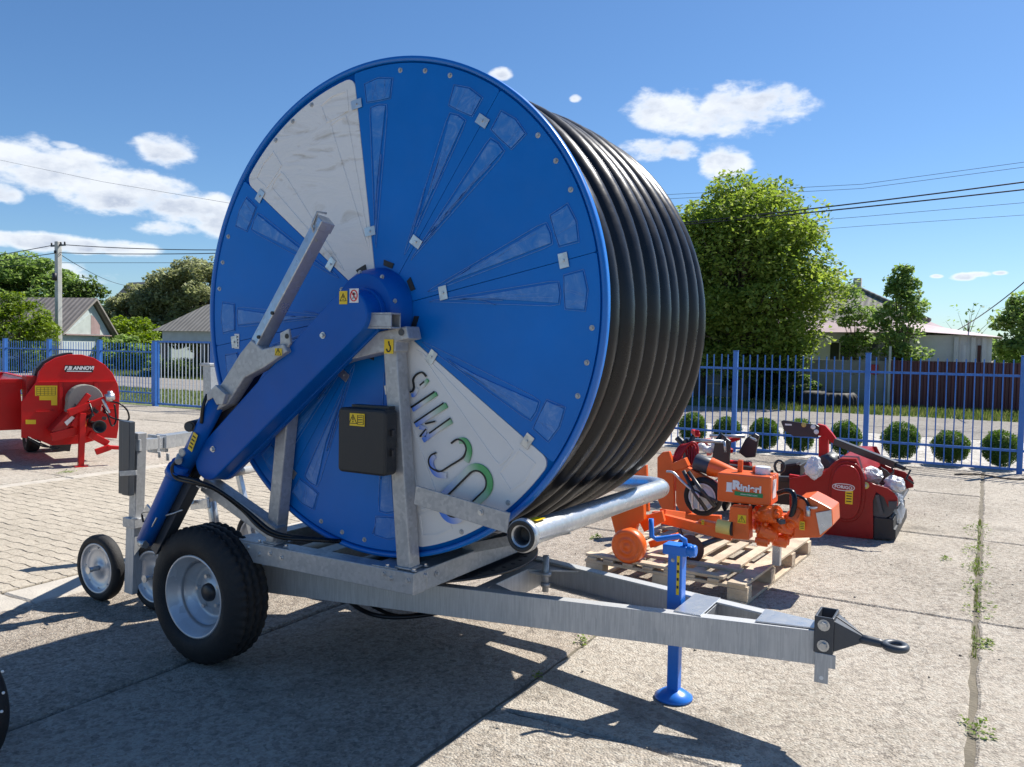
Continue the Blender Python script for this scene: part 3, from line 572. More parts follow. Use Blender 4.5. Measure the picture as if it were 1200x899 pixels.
mF = [[(-2.314,1.332),(-2.228,1.383),(-2.138,1.435)], [(-2.269,1.263),(-2.184,1.322),(-2.11,1.364)], [(-2.29,1.326),(-2.257,1.318),(-2.263,1.283)]]
iI = [[(-2.341,1.414),(-2.206,1.494)]]; iF = [[(-2.332,1.402),(-2.272,1.438),(-2.195,1.485)]]
sI = [smooth2([(-2.348,1.486),(-2.334,1.492),(-2.326,1.512),(-2.331,1.545),(-2.313,1.569),(-2.28,1.581),(-2.255,1.562)]), [(-2.29,1.52),(-2.265,1.539)]]
sF = [smooth2([(-2.339,1.471),(-2.322,1.476),(-2.304,1.504)]), smooth2([(-2.284,1.513),(-2.261,1.532),(-2.246,1.548)])]
for nm, ink, fat, lim, w in (('letter', [inkO], [fatO], LO, .030), ('letter', [cI], cF, (Vector((-2.24,1.116)), Vector((-2.005,1.258))), .028), ('letter', mI, mF, (Vector((-2.32,1.306)), Vector((-2.111,1.425))), .024), ('letter', iI, iF, (Vector((-2.343,1.399)), Vector((-2.187,1.491))), .018), ('letter', sI, sF, (Vector((-2.35,1.475)), Vector((-2.236,1.551))), .018)):
    shaded(nm, fat, w, wp, lim)
    m = MB()
    for st in ink: ribbon(m, st, .0075, 3.0905, 3.0985)
    m.build(nm, 'black_ink', wp)

# chassis: drawbar of two C-channels, turntable, superstructure
def cchan(name, a, b, zb, zt, inw, m='galvanised_streaked'):
    a, b = Vector(a), Vector(b); mid = (zb + zt) / 2; mb = MB(); h = zt - zb
    mb.bar((a.x, a.y, mid), (b.x, b.y, mid), .009, h); o = inw * .031
    mb.bar((a.x, a.y + o, zt - .005), (b.x, b.y + o, zt - .005), .056, .0095); mb.bar((a.x, a.y + o, zb + .005), (b.x, b.y + o, zb + .005), .056, .0095)
    return mb.build(name, m, IR, bevel=.002)
cchan('drawbar_beam', (-3.80, 3.087, 0), (-.585, 3.742, 0), .34, .49, 1); cchan('drawbar_beam', (-3.80, 4.513, 0), (-.585, 3.858, 0), .34, .49, -1)
m = MB(); m.bar((-1.155, 3.64, .4925), (-1.155, 3.96, .4925), .13, .008); m.bar((-1.215, 3.65, .44), (-1.215, 3.95, .44), .008, .09); m.bar((-1.095, 3.67, .43), (-1.095, 3.93, .43), .008, .1)
m.prism([(-.86, 3.70), (-.60, 3.75), (-.60, 3.85), (-.86, 3.90)], 'z', .4915, .499); m.build('cross_plate', 'galvanised_pipe', IR, bevel=.002)
m = MB(); m.bar((-2.20, 3.43, .41), (-2.20, 4.17, .41), .06, .13); m.bar((-3.55, 3.18, .41), (-3.55, 4.42, .41), .08, .12); m.bar((-2.85, 3.30, .42), (-2.85, 4.30, .42), .06, .12); m.build('cross_member', 'galvanised_streaked', IR, bevel=.003)
m = MB(); m.prism([(-2.14, 3.47), (-2.17, 3.60), (-1.95, 3.50)], 'z', .472, .481); m.prism([(-2.17, 4.12), (-1.92, 4.09), (-2.17, 3.95)], 'z', .465, .474); m.build('gusset', 'galvanised', IR)
m = MB(); m.lathe([(.0, .525), (.715, .525), (.72, .527), (.72, .537), (.715, .539), (.0, .539)], (-2.84, 3.8, 0), 'z', 96); tt = m.build('turntable', 'black_metal', IR)
m = MB()
for i in range(48): a = 2 * math.pi * i / 48; m.lathe([(0, .543), (.011, .543), (.015, .538)], (-2.84 + .665 * math.cos(a), 3.8 + .665 * math.sin(a), 0), 'z', 8)
m.build('bolt', 'black_plastic', tt)
m = MB(); m.cyl((-2.07, 3.98, .36), (-2.07, 3.98, .56), .018, n=14); m.cyl((-2.07, 3.98, .45), (-2.07, 3.98, .47), .032, n=14); m.cyl((-2.07, 3.98, .39), (-2.07, 3.98, .41), .028, n=6); m.bar((-2.16, 3.98, .46), (-2.06, 3.98, .46), .05, .012); m.build('locking_pin', 'galvanised', IR)
F0, F1, FL, FRt = 2.98, 4.62, -3.42, -2.227
for a, b in (((FL, F0, .562), (FRt, F0 + .10, .666)), ((FL, F1 - .10, .562), (FRt, F1, .666)), ((FRt - .10, F0 + .102, .563), (FRt - .002, F1 - .102, .665)), ((FL + .002, F0 + .102, .563), (FL + .10, F1 - .102, .665))):
    MB().box(a, b).build('base_frame', 'galvanised', IR, bevel=.005)
m = MB(); m.box((-2.95, 3.09, .57), (-2.85, 4.51, .65)); m.box((FRt - .1, F0 + .002, .6665), (FRt - .25, F0 + .14, .672)); m.box((FL, F0 + .002, .6665), (FL + .3, F0 + .14, .672)); m.build('mounting_plate', 'galvanised', IR, bevel=.002)
m = MB()
for x, z in ((-2.26, .63), (-2.36, .625), (-2.40, .64), (-3.30, .64), (-3.22, .615), (-3.14, .63), (-3.06, .62)): m.bolt((x, F0, z), 'y', .009, .009)
for y, z in ((3.07, .64), (3.16, .625)): m.bolt((FRt, y, z), 'x', .009, .009, 1)
for x, y in ((-2.24, 3.0), (-2.25, 3.10), (-2.39, 2.995), (-2.37, 3.11), (-3.24, 3.0), (-3.05, 3.0), (-3.24, 3.1)): m.bolt((x, y, .672), 'z', .009, .009, 1)
m.build('bolt', 'galvanised_pipe', IR)
def beam(name, a, b, w, h, mt='galvanised', up=(0, 1, 0), bev=.006, p=None): return MB().bar(a, b, w, h, up).build(name, mt, p or IR, bevel=bev)
beam('column', (-2.302, 3.04, .668), (-2.398, 3.04, 1.69), .078, .078)
beam('column', (-3.17,3.04,0.615), (-3.046,3.04,1.63), .072, .078)
beam('column', (-2.302, 4.56, .668), (-2.408, 4.56, 1.735), .078, .078); beam('column', (-3.10, 4.56, .668), (-2.95, 4.56, 1.6), .078, .078)
MB().prism([(-2.746,1.715),(-2.56,1.745),(-2.28,1.793),(-2.265,1.736),(-2.338,1.723),(-2.342,1.676),(-2.426,1.671),(-2.664,1.622),(-2.745,1.595)], 'y', 2.970, 3.07).build('top_beam', 'galvanised', IR, bevel=.005); beam('top_beam', (-2.36, 4.56, 1.76), (-2.95, 4.56, 1.60), .09, .07)
a = Vector((-2.306,2.97,1.764)); m = MB(); m.cyl((a.x, 2.965, a.z), (a.x, 2.973, a.z), .015, n=16); m.build('bolt', 'dark_grey_paint', IR)  # dark disc drawing the shaded hole in the beam end, no real bolt
# square tube carrying the gearbox, open end to the right
c = Vector((-2.307,2.93,1.815)); m = MB(); q = .036
for a_, b_ in (((-.30, -q, -q), (0, q, -q + .008)), ((-.30, -q, q - .008), (0, q, q)), ((-.30, -q, -q + .0085), (0, -q + .008, q - .0085)), ((-.30, q - .008, -q + .0085), (0, q, q - .0085))): m.box(c + Vector(a_), c + Vector(b_))
m.build('square_tube', 'galvanised', IR, bevel=.0015)
beam('brace', (-3.114,3.02,0.725), (-3.664,3.02,0.936), .085, .075)
m = MB()
for (cx_, cy_, w_) in ((-2.302, 3.04, .042), ((-3.17,3.04,0.615)[0] + .005, 3.04, .040)):
    m.tube([(cx_ + dx * w_, cy_ + dy * w_, .676) for dx, dy in ((-1, -1), (0, -1.02), (1, -1), (1.02, 0), (1, 1), (0, 1.02), (-1, 1), (-1.02, 0))], .006, 6, closed=True)
m.build('weld_bead', 'galvanised', IR)
# drive cover
def stad_taper(A, B, ra, rb, n=20):
    A, B = Vector(A), Vector(B); d = B - A; L_ = d.length; base = math.atan2(d.y, d.x); off = math.acos((ra - rb) / L_); P = []
    for i in range(n + 1): t = base + off + (2 * math.pi - 2 * off) * i / n; P.append((A.x + ra * math.cos(t), A.y + ra * math.sin(t)))
    for i in range(n + 1): t = base - off + 2 * off * i / n; P.append((B.x + rb * math.cos(t), B.y + rb * math.sin(t)))
    return P
dA, dB = (-2.532,1.847), (-3.47,1.087)
m = MB(); m.prism(stad_taper(dA, dB, .113, .097), 'y', 2.86, 2.975); dc = m.build('drive_cover', 'blue_paint', IR, bevel=.008)
m = MB(); m.prism(stad_taper(dA, dB, .124, .108), 'y', 2.955, 2.985); m.build('drive_cover', 'blue_paint', IR, bevel=.004)
m = MB()
for p in [(-2.679,2.86,1.745),(-3.427,2.86,1.155)]: m.bolt(p, 'y', .010, .010)
m.build('bolt', 'galvanised_pipe', dc)
# arrow tip and lifting eye near the foot of the cover
m = MB(); p = Vector((-3.537,2.85,0.962)); m.bolt((p.x, 2.87, p.z), 'y', .014, .014); m.bolt((p.x + .045, 2.87, p.z - .005), 'y', .010, .012); m.build('bolt', 'galvanised', IR)
# toolbox
m = MB(); A = (-2.615,1.412); B = (-2.332,1.11); r = .022; P = []
for (cx, cz, a0) in ((B[0] - r, A[1] - r, 0), (A[0] + r, A[1] - r, 90), (A[0] + r, B[1] + r, 180), (B[0] - r, B[1] + r, 270)):
    for i in range(6): t = R(a0 + 18 * i); P.append((cx + r * math.cos(t), cz + r * math.sin(t)))
m.prism(P, 'y', 2.895, 2.985); tbx = m.build('document_box', 'black_plastic', IR, bevel=.012)
m = MB(); m.box((A[0] + .03, 2.955, A[1] - .004), (B[0] - .03, 3.0, A[1] + .012)); m.box((B[0] - .01, 2.93, B[1] + .09), (B[0] + .014, 2.95, B[1] + .12)); m.box((B[0] - .01, 2.93, A[1] - .12), (B[0] + .014, 2.95, A[1] - .09)); m.build('hinge', 'black_metal', tbx, bevel=.002)
def plate(name, mt, P, y0, y1, parent, bev=0): return MB().prism(P, 'y', y0, y1).build(name, mt, parent, bevel=bev)
def rect(x0, z0, x1, z1): return [(x0, z0), (x1, z0), (x1, z1), (x0, z1)]
def icons(parent, x, z, w, h, y, kind, mt='yellow_label', ang=0):
    ca, sa = math.cos(R(ang)), math.sin(R(ang))
    def T(u, v): return (x + ca * u - sa * v, z + sa * u + ca * v)
    lb = plate('label', mt, [T(-w / 2, -h / 2), T(w / 2, -h / 2), T(w / 2, h / 2), T(-w / 2, h / 2)], y - .0015, y + .001, parent)
    k = MB(); yy0, yy1 = y - .0028, y - .0012
    def tri(u, s_):
        ribbon(k, [T(u - s_ * .5, -s_ * .4), T(u + s_ * .5, -s_ * .4), T(u, s_ * .48)], s_ * .12, yy0, yy1, True); ribbon(k, [T(u, s_ * .25), T(u, -s_ * .08)], s_ * .11, yy0, yy1); ribbon(k, [T(u, -s_ * .17), T(u, -s_ * .28)], s_ * .11, yy0, yy1)
    if kind == 'tri': tri(0, w * .8)
    if kind == 'hook': ribbon(k, [T(.0, h * .36), T(.004, h * .1)] + [T(.0 + w * .22 * math.cos(R(t)), -h * .12 + h * .24 * math.sin(R(t))) for t in range(70, -200, -30)], w * .14, yy0, yy1)
    if kind == 'wide':
        tri(-w * .27, h * .78); ribbon(k, [T(.004, -h * .36), T(.004, h * .36), T(w * .44, h * .36), T(w * .44, -h * .36)], h * .05, yy0, yy1, True)
        for q in (-.2, 0, .2): ribbon(k, [T(w * .08, h * q), T(w * .38, h * q + .002)], h * .06, yy0, yy1)
    if kind == 'no':
        ribbon(k, [T(-w * .12, -h * .22), T(0, 0), T(w * .13, -h * .2)], w * .09, yy0, yy1); ribbon(k, [T(0, 0), T(.0, h * .22)], w * .14, yy0, yy1); ribbon(k, [T(-w * .2, h * .08), T(w * .2, h * .12)], w * .08, yy0, yy1)
        q = MB(); ribbon(q, [T(w * .38 * math.cos(R(t)), h * .38 * math.sin(R(t))) for t in range(0, 360, 15)], w * .09, yy0 - .001, yy1, True); ribbon(q, [T(-w * .27, h * .27), T(w * .27, -h * .27)], w * .08, yy0 - .001, yy1); q.build('prohibition_ring', 'red_label', lb)
    if kind == 'bars':
        for q in (-.3, -.1, .1, .3): ribbon(k, [T(-w * .35, h * q), T(w * .35, h * q)], h * .07, yy0, yy1)
    if k.v: k.build('pictogram', 'black_ink', lb)
    return lb
p = (-2.555,1.918); icons(dc, p[0], p[1], .047, .060, 2.858, 'tri'); p = (-2.491,1.926); icons(dc, p[0], p[1], .052, .064, 2.858, 'no', 'white_label')
p = (-2.496,1.36); icons(tbx, p[0], p[1], .088, .058, 2.893, 'wide')
p = (-2.379,1.699); icons(IR, p[0] + .003, p[1], .052, .066, 2.967, 'hook')
p = (-3.525,1.712); icons(IR, p[0], p[1], .036, .080, 3.098, 'bars', 'white_label')
# telescopic boom at the left: galvanised mast, bracket, blue tubes
bT, bB = Vector((-2.681,2.87,2.279)), Vector((-3.106,2.87,1.7))
mst = beam('boom', bT, bB, .066, .066, 'galvanised_pipe', (.07, -.7, .43), .004)
dd = (bT - bB).normalized(); beam('end_cap', bT - dd * .045, bT + dd * .004, .074, .074, 'galvanised_pipe', (.07, -.7, .43), .003, mst)
m = MB(); m.tube([bT + Vector((-.03, -.02, -.10)), bT + Vector((-.045, -.04, -.03)), bT + Vector((-.02, -.03, .035)), bT + Vector((.01, 0, .03))], .005, 6); m.build('wire_loop', 'galvanised', mst)
m = MB()
for p in [(-2.975,2.828,1.849),(-3.067,2.828,1.733)]: m.cyl((p[0], p[1] + .005, p[2]), (p[0], p[1] - .004, p[2]), .009, n=10)
m.build('bolt_hole', 'black_ink', mst)
MB().prism([(-3.121,1.721),(-3.044,1.676),(-2.902,1.703),(-2.879,1.666),(-3.026,1.589),(-3.168,1.531),(-3.289,1.394),(-3.428,1.334),(-3.466,1.376),(-3.327,1.504),(-3.199,1.652)], 'y', 2.83, 2.90).build('boom_bracket', 'galvanised', IR, bevel=.006)
MB().prism([(-2.941,1.755),(-2.885,1.776),(-2.873,1.707),(-2.906,1.666),(-2.94,1.674)], 'y', 2.845, 2.86).build('lifting_ear', 'galvanised', IR, bevel=.003)
p = Vector((-2.894,2.84,1.739)); MB().cyl((p.x, 2.842, p.z), (p.x, 2.863, p.z), .012, n=14).build('bolt', 'black_ink', IR)  # black disc drawing the shaded hole through the ear, no real bolt
icons(IR, *(-2.933,1.663), .045, .035, 2.828, 'tri')
MB().bar((-3.184,2.92,1.576), (-3.803,2.92,0.823), .07, .05, (0, 1, 0)).build('boom_channel', 'black_metal', IR, bevel=.003)
m = MB(); m.cyl((-3.357,2.85,1.442), (-3.657,2.85,1.018), .043, n=24); bt_ = m.build('boom_tube', 'blue_paint', IR)
MB().prism([(-3.404,1.445),(-3.341,1.491),(-3.266,1.447),(-3.291,1.394),(-3.334,1.392),(-3.359,1.426),(-3.404,1.406)], 'y', 2.80, 2.83).build('collar', 'galvanised', IR, bevel=.004)
m = MB(); m.cyl((-3.508,2.8,1.223), (-3.534,2.8,1.194), .045, n=20); icons(bt_, *(-3.508,1.192), .035, .10, 2.80, 'bars', 'yellow_label', -27)
m = MB(); m.tube([(-3.632,2.83,1.068), (-3.693,2.83,0.976), (-3.818,2.83,0.789), (-3.933,2.83,0.616)], [.052, .050, .047, .045], 24); m.cyl((-3.679,2.83,1.005), (-3.652,2.83,1.039), .060, n=24); m.build('boom_tube', 'blue_paint', IR)
MB().bar((-3.619,2.9,0.974), (-3.913,2.9,0.553), .055, .07, (0, 1, 0)).build('boom_channel', 'dark_grey_paint', IR, bevel=.003)
m = MB(); c = Vector((-3.848,2.8,0.758)); m.bar(c + Vector((-.045, 0, .045)), c + Vector((.04, 0, -.02)), .01, .07, (.4, 0, 1)); m.tube([c + Vector((.02, .03, 0)), c + Vector((.12, .05, .03)), c + Vector((.16, .08, .05))], .006, 6); m.build('clamp', 'galvanised_pipe', IR, bevel=.002)
m = MB(); m.cyl((-3.927,2.8,0.614), (-3.884,2.8,0.61), .022, n=14); m.cyl((-3.962,2.84,0.601), (-4.073,2.92,0.57), .012, n=10); m.build('pivot_pin', 'galvanised_pipe', IR)
m = MB(); m.cyl((-3.534,2.8,1.269), (-3.627,2.95,1.27), .028, n=18); m.cyl((-3.528,2.79,1.27), (-3.534,2.8,1.269), .020, n=18); m.build('valve', 'black_metal', IR)
m = MB(); m.tube(spline([(-3.423,2.82,1.44), (-3.43,2.8,1.38), (-3.443,2.8,1.292)]), .009, 8); m.tube(spline([(-3.607,2.8,1.1), (-3.641,2.78,1.05), (-3.621,2.79,0.997), (-3.494,2.8,0.982), (-3.388,2.84,0.956), (-3.296,2.93,0.851), (-3.153,2.93,0.767), (-3.03,2.95,0.732), (-2.836,3,0.735), (-2.745,3.2,0.695)]), .011, 8)
m.tube(spline([(-3.619,2.82,1.079), (-3.654,2.8,1.011), (-3.468,2.8,0.993), (-3.35,2.84,0.947), (-3.239,2.93,0.836), (-3.091,2.94,0.76), (-2.962,2.97,0.741), (-2.77,3.1,0.72)]), .010, 8)
m.tube(spline([(-3.848,2.8,0.791), (-3.913,2.8,0.774), (-3.905,2.8,0.728)]), .006, 6); m.build('hydraulic_hose', 'hose_black', IR)
m = MB(); p = Vector((-3.567,2.8,1.13)); m.cyl((p.x - .03, 2.80, p.z), (p.x - .03, 2.84, p.z), .022, n=14); m.cyl((-3.594,2.78,1.085), (-3.632,2.82,1.109), .018, n=12); m.build('grease_fitting', 'galvanised', IR)
m = MB(); m.cyl((-3.529,2.98,0.996), (-4.855,4.5,0.741), .026, n=18); m.build('cross_tube', 'galvanised', IR)
# outrigger and far mast
m = MB(); m.cyl((-5.058,4.2,0.706), (-5.057,4.2,0.497), .040, n=18); m.cyl((-5.048,4.2,0.499), (-5.009,4.2,0.314), .036, n=18); m.bar((-5.025,4.15,0.496), (-5.217,4.15,0.461), .02, .07); m.cyl((-5.154,4.1,0.502), (-5.208,4.15,0.489), .022, n=12); m.build('cart_lift_arm', 'galvanised_pipe', IR, bevel=.002)
m = MB(); m.bar((-4.884,4.3,0.762), (-4.689,4.3,0.175), .038, .038); m.build('stabiliser_leg', 'galvanised_pipe', IR, bevel=.003)
m = MB(); m.bar((-5.495,4.56,1.533), (-5.461,4.56,0.595), .09, .09); m.bar((-5.505,4.56,1.536), (-5.505,4.56,1.512), .12, .11); m.build('rear_mast', 'galvanised', IR, bevel=.004)
MB().bar((-5.483,4.56,1.016), (-3.921,4.56,0.991), .06, .08).build('rear_rail', 'galvanised', IR, bevel=.004)
# guide pipe with flat arm
fa = MB().bar((-2.234,2.995,1.025), (-1.717,2.955,0.966), .011, .088).build('pipe_arm', 'galvanised', IR, bevel=.002)
m = MB(); p = Vector((-1.859,2.97,0.987)); m.bolt((p.x, p.y - .012, p.z + .008), 'y', .009, .008); m.build('bolt', 'galvanised_pipe', fa)
pp = Vector((-1.656, 2.96, .918)); m = MB(); m.tube([pp, (-1.656, 3.6, .905), (-1.656, 4.62, .882)] + [(-1.656 - .11 * (1 - math.cos(R(t))), 4.62 + .11 * math.sin(R(t)), .881) for t in (20, 40, 60, 80, 90)] + [(-2.1, 4.735, .87), (-2.6, 4.735, .86)], .054, 28, caps=False)
gp = m.build('guide_pipe', 'galvanised_pipe', IR)
m = MB(); m.lathe([(.040, .06), (.040, -.002), (.050, -.006), (.066, -.006), (.072, .002), (.072, .026), (.066, .034), (.056, .036)], pp, 'y', 48); m.build('pipe_flange', 'galvanised_pipe', gp)
m = MB(); m.lathe([(.0, .055), (.046, .055), (.047, -.0065), (.060, -.0085), (.066, -.0065)], pp, 'y', 48); m.build('pipe_seal', 'black_plastic', gp)  # black seal ring; its black back disc paints the shaded depth of the pipe
m = MB(); m.lathe([(.0395, .052), (.043, .03), (.046, .006), (.040, .002), (.036, .01), (.034, .05)], pp, 'y', 48); m.build('bore', 'dark_grey_paint', gp)  # unpainted metal; dark colour stands in for the shade inside the pipe
lbm = MB(); lbm.bar((-1.645, 3.03, .9735), (-1.645, 3.11, .972), .045, .002); lbm.build('label', 'yellow_label', gp)
MB().bar((-1.70, 3.5, .845), (-2.3, 3.5, .66), .05, .012, (0, 1, 0)).build('pipe_support', 'galvanised', IR)
# jack
jx, jy = -1.272, 3.83
m = MB(); m.box((jx - .036, jy - .036, .29), (jx + .036, jy + .036, .735)); jk = m.build('support_jack', 'jack_blue', IR, bevel=.006)
m = MB(); m.box((jx - .028, jy - .028, .03), (jx + .028, jy + .028, .31)); m.build('inner_tube', 'jack_blue', jk, bevel=.005)
m = MB(); m.lathe([(0, .003), (.092, .003), (.092, .014), (.055, .040), (.036, .046), (.03, .05), (0, .05)], (jx, jy, 0), 'z', 32); m.build('foot', 'jack_blue', jk)
m = MB(); m.box((jx - .062, jy - .045, .715), (jx + .062, jy + .045, .765)); m.cyl((jx + .055, jy - .02, .745), (jx + .10, jy - .02, .745), .030, n=10); m.box((jx + .07, jy - .045, .715), (jx + .085, jy + .01, .77)); m.build('gear_head', 'jack_blue', jk, bevel=.007)
m = MB(); m.tube([(jx + .045, jy - .02, .765), (jx + .045, jy - .03, .795), (jx + .02, jy - .04, .812), (jx - .085, jy - .06, .788), (jx - .11, jy - .065, .80), (jx - .115, jy - .065, .885)], .0125, 12); m.build('crank', 'jack_blue', jk)
icons(jk, jx + .018, .62, .014, .19, jy - .037, 'bars')
m = MB(); m.bolt((jx - .01, jy - .036, .69), 'y', .006, .005); m.build('bolt', 'galvanised', jk)
# hitch
m = MB(); hx0, hx1 = -.612, -.532; y0, y1 = 3.722, 3.878; z0, z1 = .400, .560
for a, b in (((hx0, y0, z0), (hx1, y0 + .010, z1)), ((hx0, y1 - .010, z0), (hx1, y1, z1)), ((hx0, y0 + .0105, z0 + .001), (hx0 + .010, y1 - .0105, z1)), ((hx1 - .010, y0 + .0105, z0), (hx1, y1 - .0105, z1)), ((hx0 + .011, y0 + .011, z0 + .05), (hx1 - .011, y1 - .011, z0 + .06))): m.box(a, b)
hb = m.build('hitch_bracket', 'dark_grey_paint', IR, bevel=.003)
m = MB()
for z in (.435, .525): m.bolt((-.572, y0, z), 'y', .016, .013)
m.cyl((-.572, 3.76, .50), (-.572, 3.84, .50), .014, n=10); m.build('bolt', 'galvanised_pipe', hb)
MB().prism([(-.605, .268), (-.548, .268), (-.548, .34), (-.52, .34), (-.52, .40), (-.605, .40)], 'y', y0 - .001, y0 + .008).build('lower_tab', 'galvanised_streaked', hb, bevel=.002)
p = (-.575, y0 - .001, .292); MB().cyl((p[0], p[1] - .001, p[2]), (p[0], p[1] + .0015, p[2]), .009, n=12).build('bolt_hole', 'white_label', hb)
m = MB(); m.add([(-.532, 3.735, .545), (-.532, 3.865, .545), (-.532, 3.865, .41), (-.532, 3.735, .41), (-.425, 3.785, .487), (-.425, 3.815, .487), (-.425, 3.815, .455), (-.425, 3.785, .455)], [(0, 1, 5, 4), (1, 2, 6, 5), (2, 3, 7, 6), (3, 0, 4, 7), (4, 5, 6, 7), (0, 3, 2, 1)])
m.add([(-.535, 3.797, .552), (-.535, 3.803, .552), (-.42, 3.803, .49), (-.42, 3.797, .49), (-.535, 3.797, .48), (-.535, 3.803, .48)], [(0, 1, 2, 3), (0, 3, 4), (1, 5, 2)])
m.build('hitch_cone', 'dark_grey_paint', IR, bevel=.003)
m = MB(); m.tube([(-.44, 3.8, .470), (-.40, 3.8, .468), (-.36, 3.8, .465), (-.335, 3.8, .464)], [.021, .019, .019, .016], 16); m.tube([(-.295 + .040 * math.cos(2 * math.pi * i / 32), 3.8 + .040 * math.sin(2 * math.pi * i / 32), .463) for i in range(32)], .0165, 12, closed=True); m.build('towing_eye', 'dark_grey_paint', IR)
# wheels
def main_wheel(yo, sgn, name='wheel'):
    # yo: outer face, sgn: direction inwards along Y
    c = (-3.565, yo, .365); RT = .365; w = .255
    prof = [(.213, .045), (.225, .016), (.262, .004), (.305, .010), (.335, .026), (.352, .042)]
    tr = [.052, .066, .070, .082, .086, .112, .116, .128, .132, .158, .162, .174, .178, .196]
    gr = [0, 0, 0, 1, 1, 0, 0, 1, 1, 0, 0, 1, 1, 0]
    for i, t in enumerate(tr): prof.append((RT - (.013 if i % 4 in (2, 3) and 1 < i < 13 else 0) - .004 * abs(t - .125) / .08, t + .002))
    prof += [(.352, .212), (.335, .228), (.305, .245), (.262, .251), (.225, .240), (.213, .21)]
    n0 = 6; n1 = n0 + len(tr)
    def wob(k, a, r, t):
        if n0 + 1 < k < n1 - 1: t += .0045 * (1 if math.sin(a * 44) > 0 else -1)
        if k in (n0 - 1, n0, n0 + 1, n1 - 2, n1 - 1, n1): r += .005 * (1 if math.sin(a * 44 + 1) > 0 else -.6)
        return r, t * sgn
    wh = MB(); wh.lathe(prof, c, 'y', 176, False, wob); ty = wh.build('tyre', 'rubber', W_)
    m = MB(); m.lathe([(.222, .05 * sgn), (.222, .024 * sgn), (.216, .018 * sgn), (.207, .022 * sgn), (.202, .045 * sgn), (.188, .055 * sgn), (.184, .085 * sgn), (.165, .092 * sgn), (.178, .088 * sgn), (.172, .108 * sgn), (.150, .112 * sgn), (.146, .150 * sgn), (.120, .156 * sgn), (.112, .140 * sgn), (.075, .136 * sgn), (.068, .128 * sgn), (0, .128 * sgn)], c, 'y', 72); rm = m.build('rim', 'wheel_silver', W_)
    m = MB(); m.lathe([(.050, .129 * sgn), (.047, .112 * sgn), (.036, .104 * sgn), (.0, .103 * sgn)], c, 'y', 32); m.build('hub_cap', 'black_metal', W_)
    m = MB()
    for k in range(5): a = 2 * math.pi * k / 5 + .5; q = (c[0] + .087 * math.cos(a), c[1] + .136 * sgn, c[2] + .087 * math.sin(a)); m.cyl(q, (q[0], q[1] - .022 * sgn, q[2]), .011, n=6, smooth=False)
    m.build('wheel_bolt', 'galvanised_pipe', W_)
for yo, sg in ((2.825, 1), (4.775, -1)):
    W_ = bpy.data.objects.new('wheel', None); COL.objects.link(W_); W_.parent = IR
    main_wheel(yo, sg)
MB().bar((-3.565, 3.06, .365), (-3.565, 4.54, .365), .07, .07).build('axle', 'galvanised_streaked', IR, bevel=.004)
m = MB(); m.tube(spline([(-3.25, 3.55, .36), (-3.0, 3.45, .27), (-2.75, 3.42, .25), (-2.5, 3.55, .28), (-2.35, 3.7, .36)]), .013, 8); m.tube(spline([(-3.3, 3.6, .36), (-2.9, 3.52, .25), (-2.65, 3.5, .25), (-2.4, 3.6, .34)]), .011, 8); m.build('hanging_hose', 'hose_black', IR)
def settle(root):
    for ch in root.children:
        if ch.rotation_euler.z == 0 and abs(root.rotation_euler.z) < 1e-6: ch.location = ch.location - root.location
settle(IR)

# ------------------------------------------------------------ sprinkler cart
SC = thing('sprinkler_cart', 'galvanised gun cart on small disc wheels hanging at the reel trailer', 'cart', (-4.78, 3.3, 0))
def small_wheel(x, y, r=.216, z=None):
    Wn = bpy.data.objects.new('wheel', None); COL.objects.link(Wn); Wn.parent = SC; c = (x, y, z or r)
    m = MB(); m.lathe([(.158, .010), (.170, -.004), (.195, -.006), (r - .006, .006), (r, .022), (r, .050), (r - .006, .066), (.195, .076), (.160, .070)], c, 'y', 72); m.build('tyre', 'rubber', Wn)
    m = MB(); m.lathe([(.166, .012), (.166, .0), (.158, -.003), (.150, .004), (.147, .022), (.125, .018), (.118, .026), (.04, .030), (.036, .022), (.0, .022)], c, 'y', 64)
    for k in range(8): a = 2 * math.pi * k / 8; m.sphere((c[0] + .132 * math.cos(a), c[1] + .017, c[2] + .132 * math.sin(a)), .006, 6)
    m.build('rim', 'wheel_silver', Wn)
    m = MB(); m.cyl((x, y + .03, c[2]), (x, y - .05, c[2]), .016, n=16); m.cyl((x, y - .05, c[2]), (x, y - .056, c[2]), .024, n=16); m.build('hub', 'galvanised_pipe', Wn)
small_wheel(-4.985, 3.225); small_wheel(-4.52, 3.30); small_wheel(-4.75, 4.35)
m = MB(); m.bar((-4.99, 3.29, .216), (-4.60, 3.36, .216), .05, .08); m.bar((-4.72, 3.34, .2), (-4.72, 4.42, .216), .06, .06); m.build('axle_beam', 'dark_grey_paint', SC, bevel=.003)
pA = Vector((-4.698,3.3,0.089)); pB = Vector((-4.644,3.3,1.124))
m = MB(); m.bar(pA, pA + (pB - pA) * .46, .085, .085); m.build('post', 'galvanised_streaked', SC, bevel=.004)
m = MB(); m.bar(pA + (pB - pA) * .3, pB, .066, .066); m.build('post', 'galvanised', SC, bevel=.003)
m = MB(); q = pA + (pB - pA) * .445; m.bar(q - Vector((0, 0, .03)), q + Vector((0, 0, .03)), .12, .11); m.cyl(q + Vector((.03, -.05, .03)), q + Vector((.10, -.06, .04)), .008, n=8); m.build('sleeve_collar', 'galvanised', SC, bevel=.003)
m = MB(); m.bar((-4.642,3.22,0.737), (-4.632,3.22,1.201), .040, .07); m.bar((-4.692,3.24,0.734), (-4.686,3.24,1.201), .030, .11); m.build('counterweight', 'dark_grey_paint', SC, bevel=.003)
m = MB(); m.bar((-4.66,3.18,0.875), (-4.501,3.18,0.895), .012, .030, (0, 0, 1)); m.build('strap', 'galvanised', SC, bevel=.001)
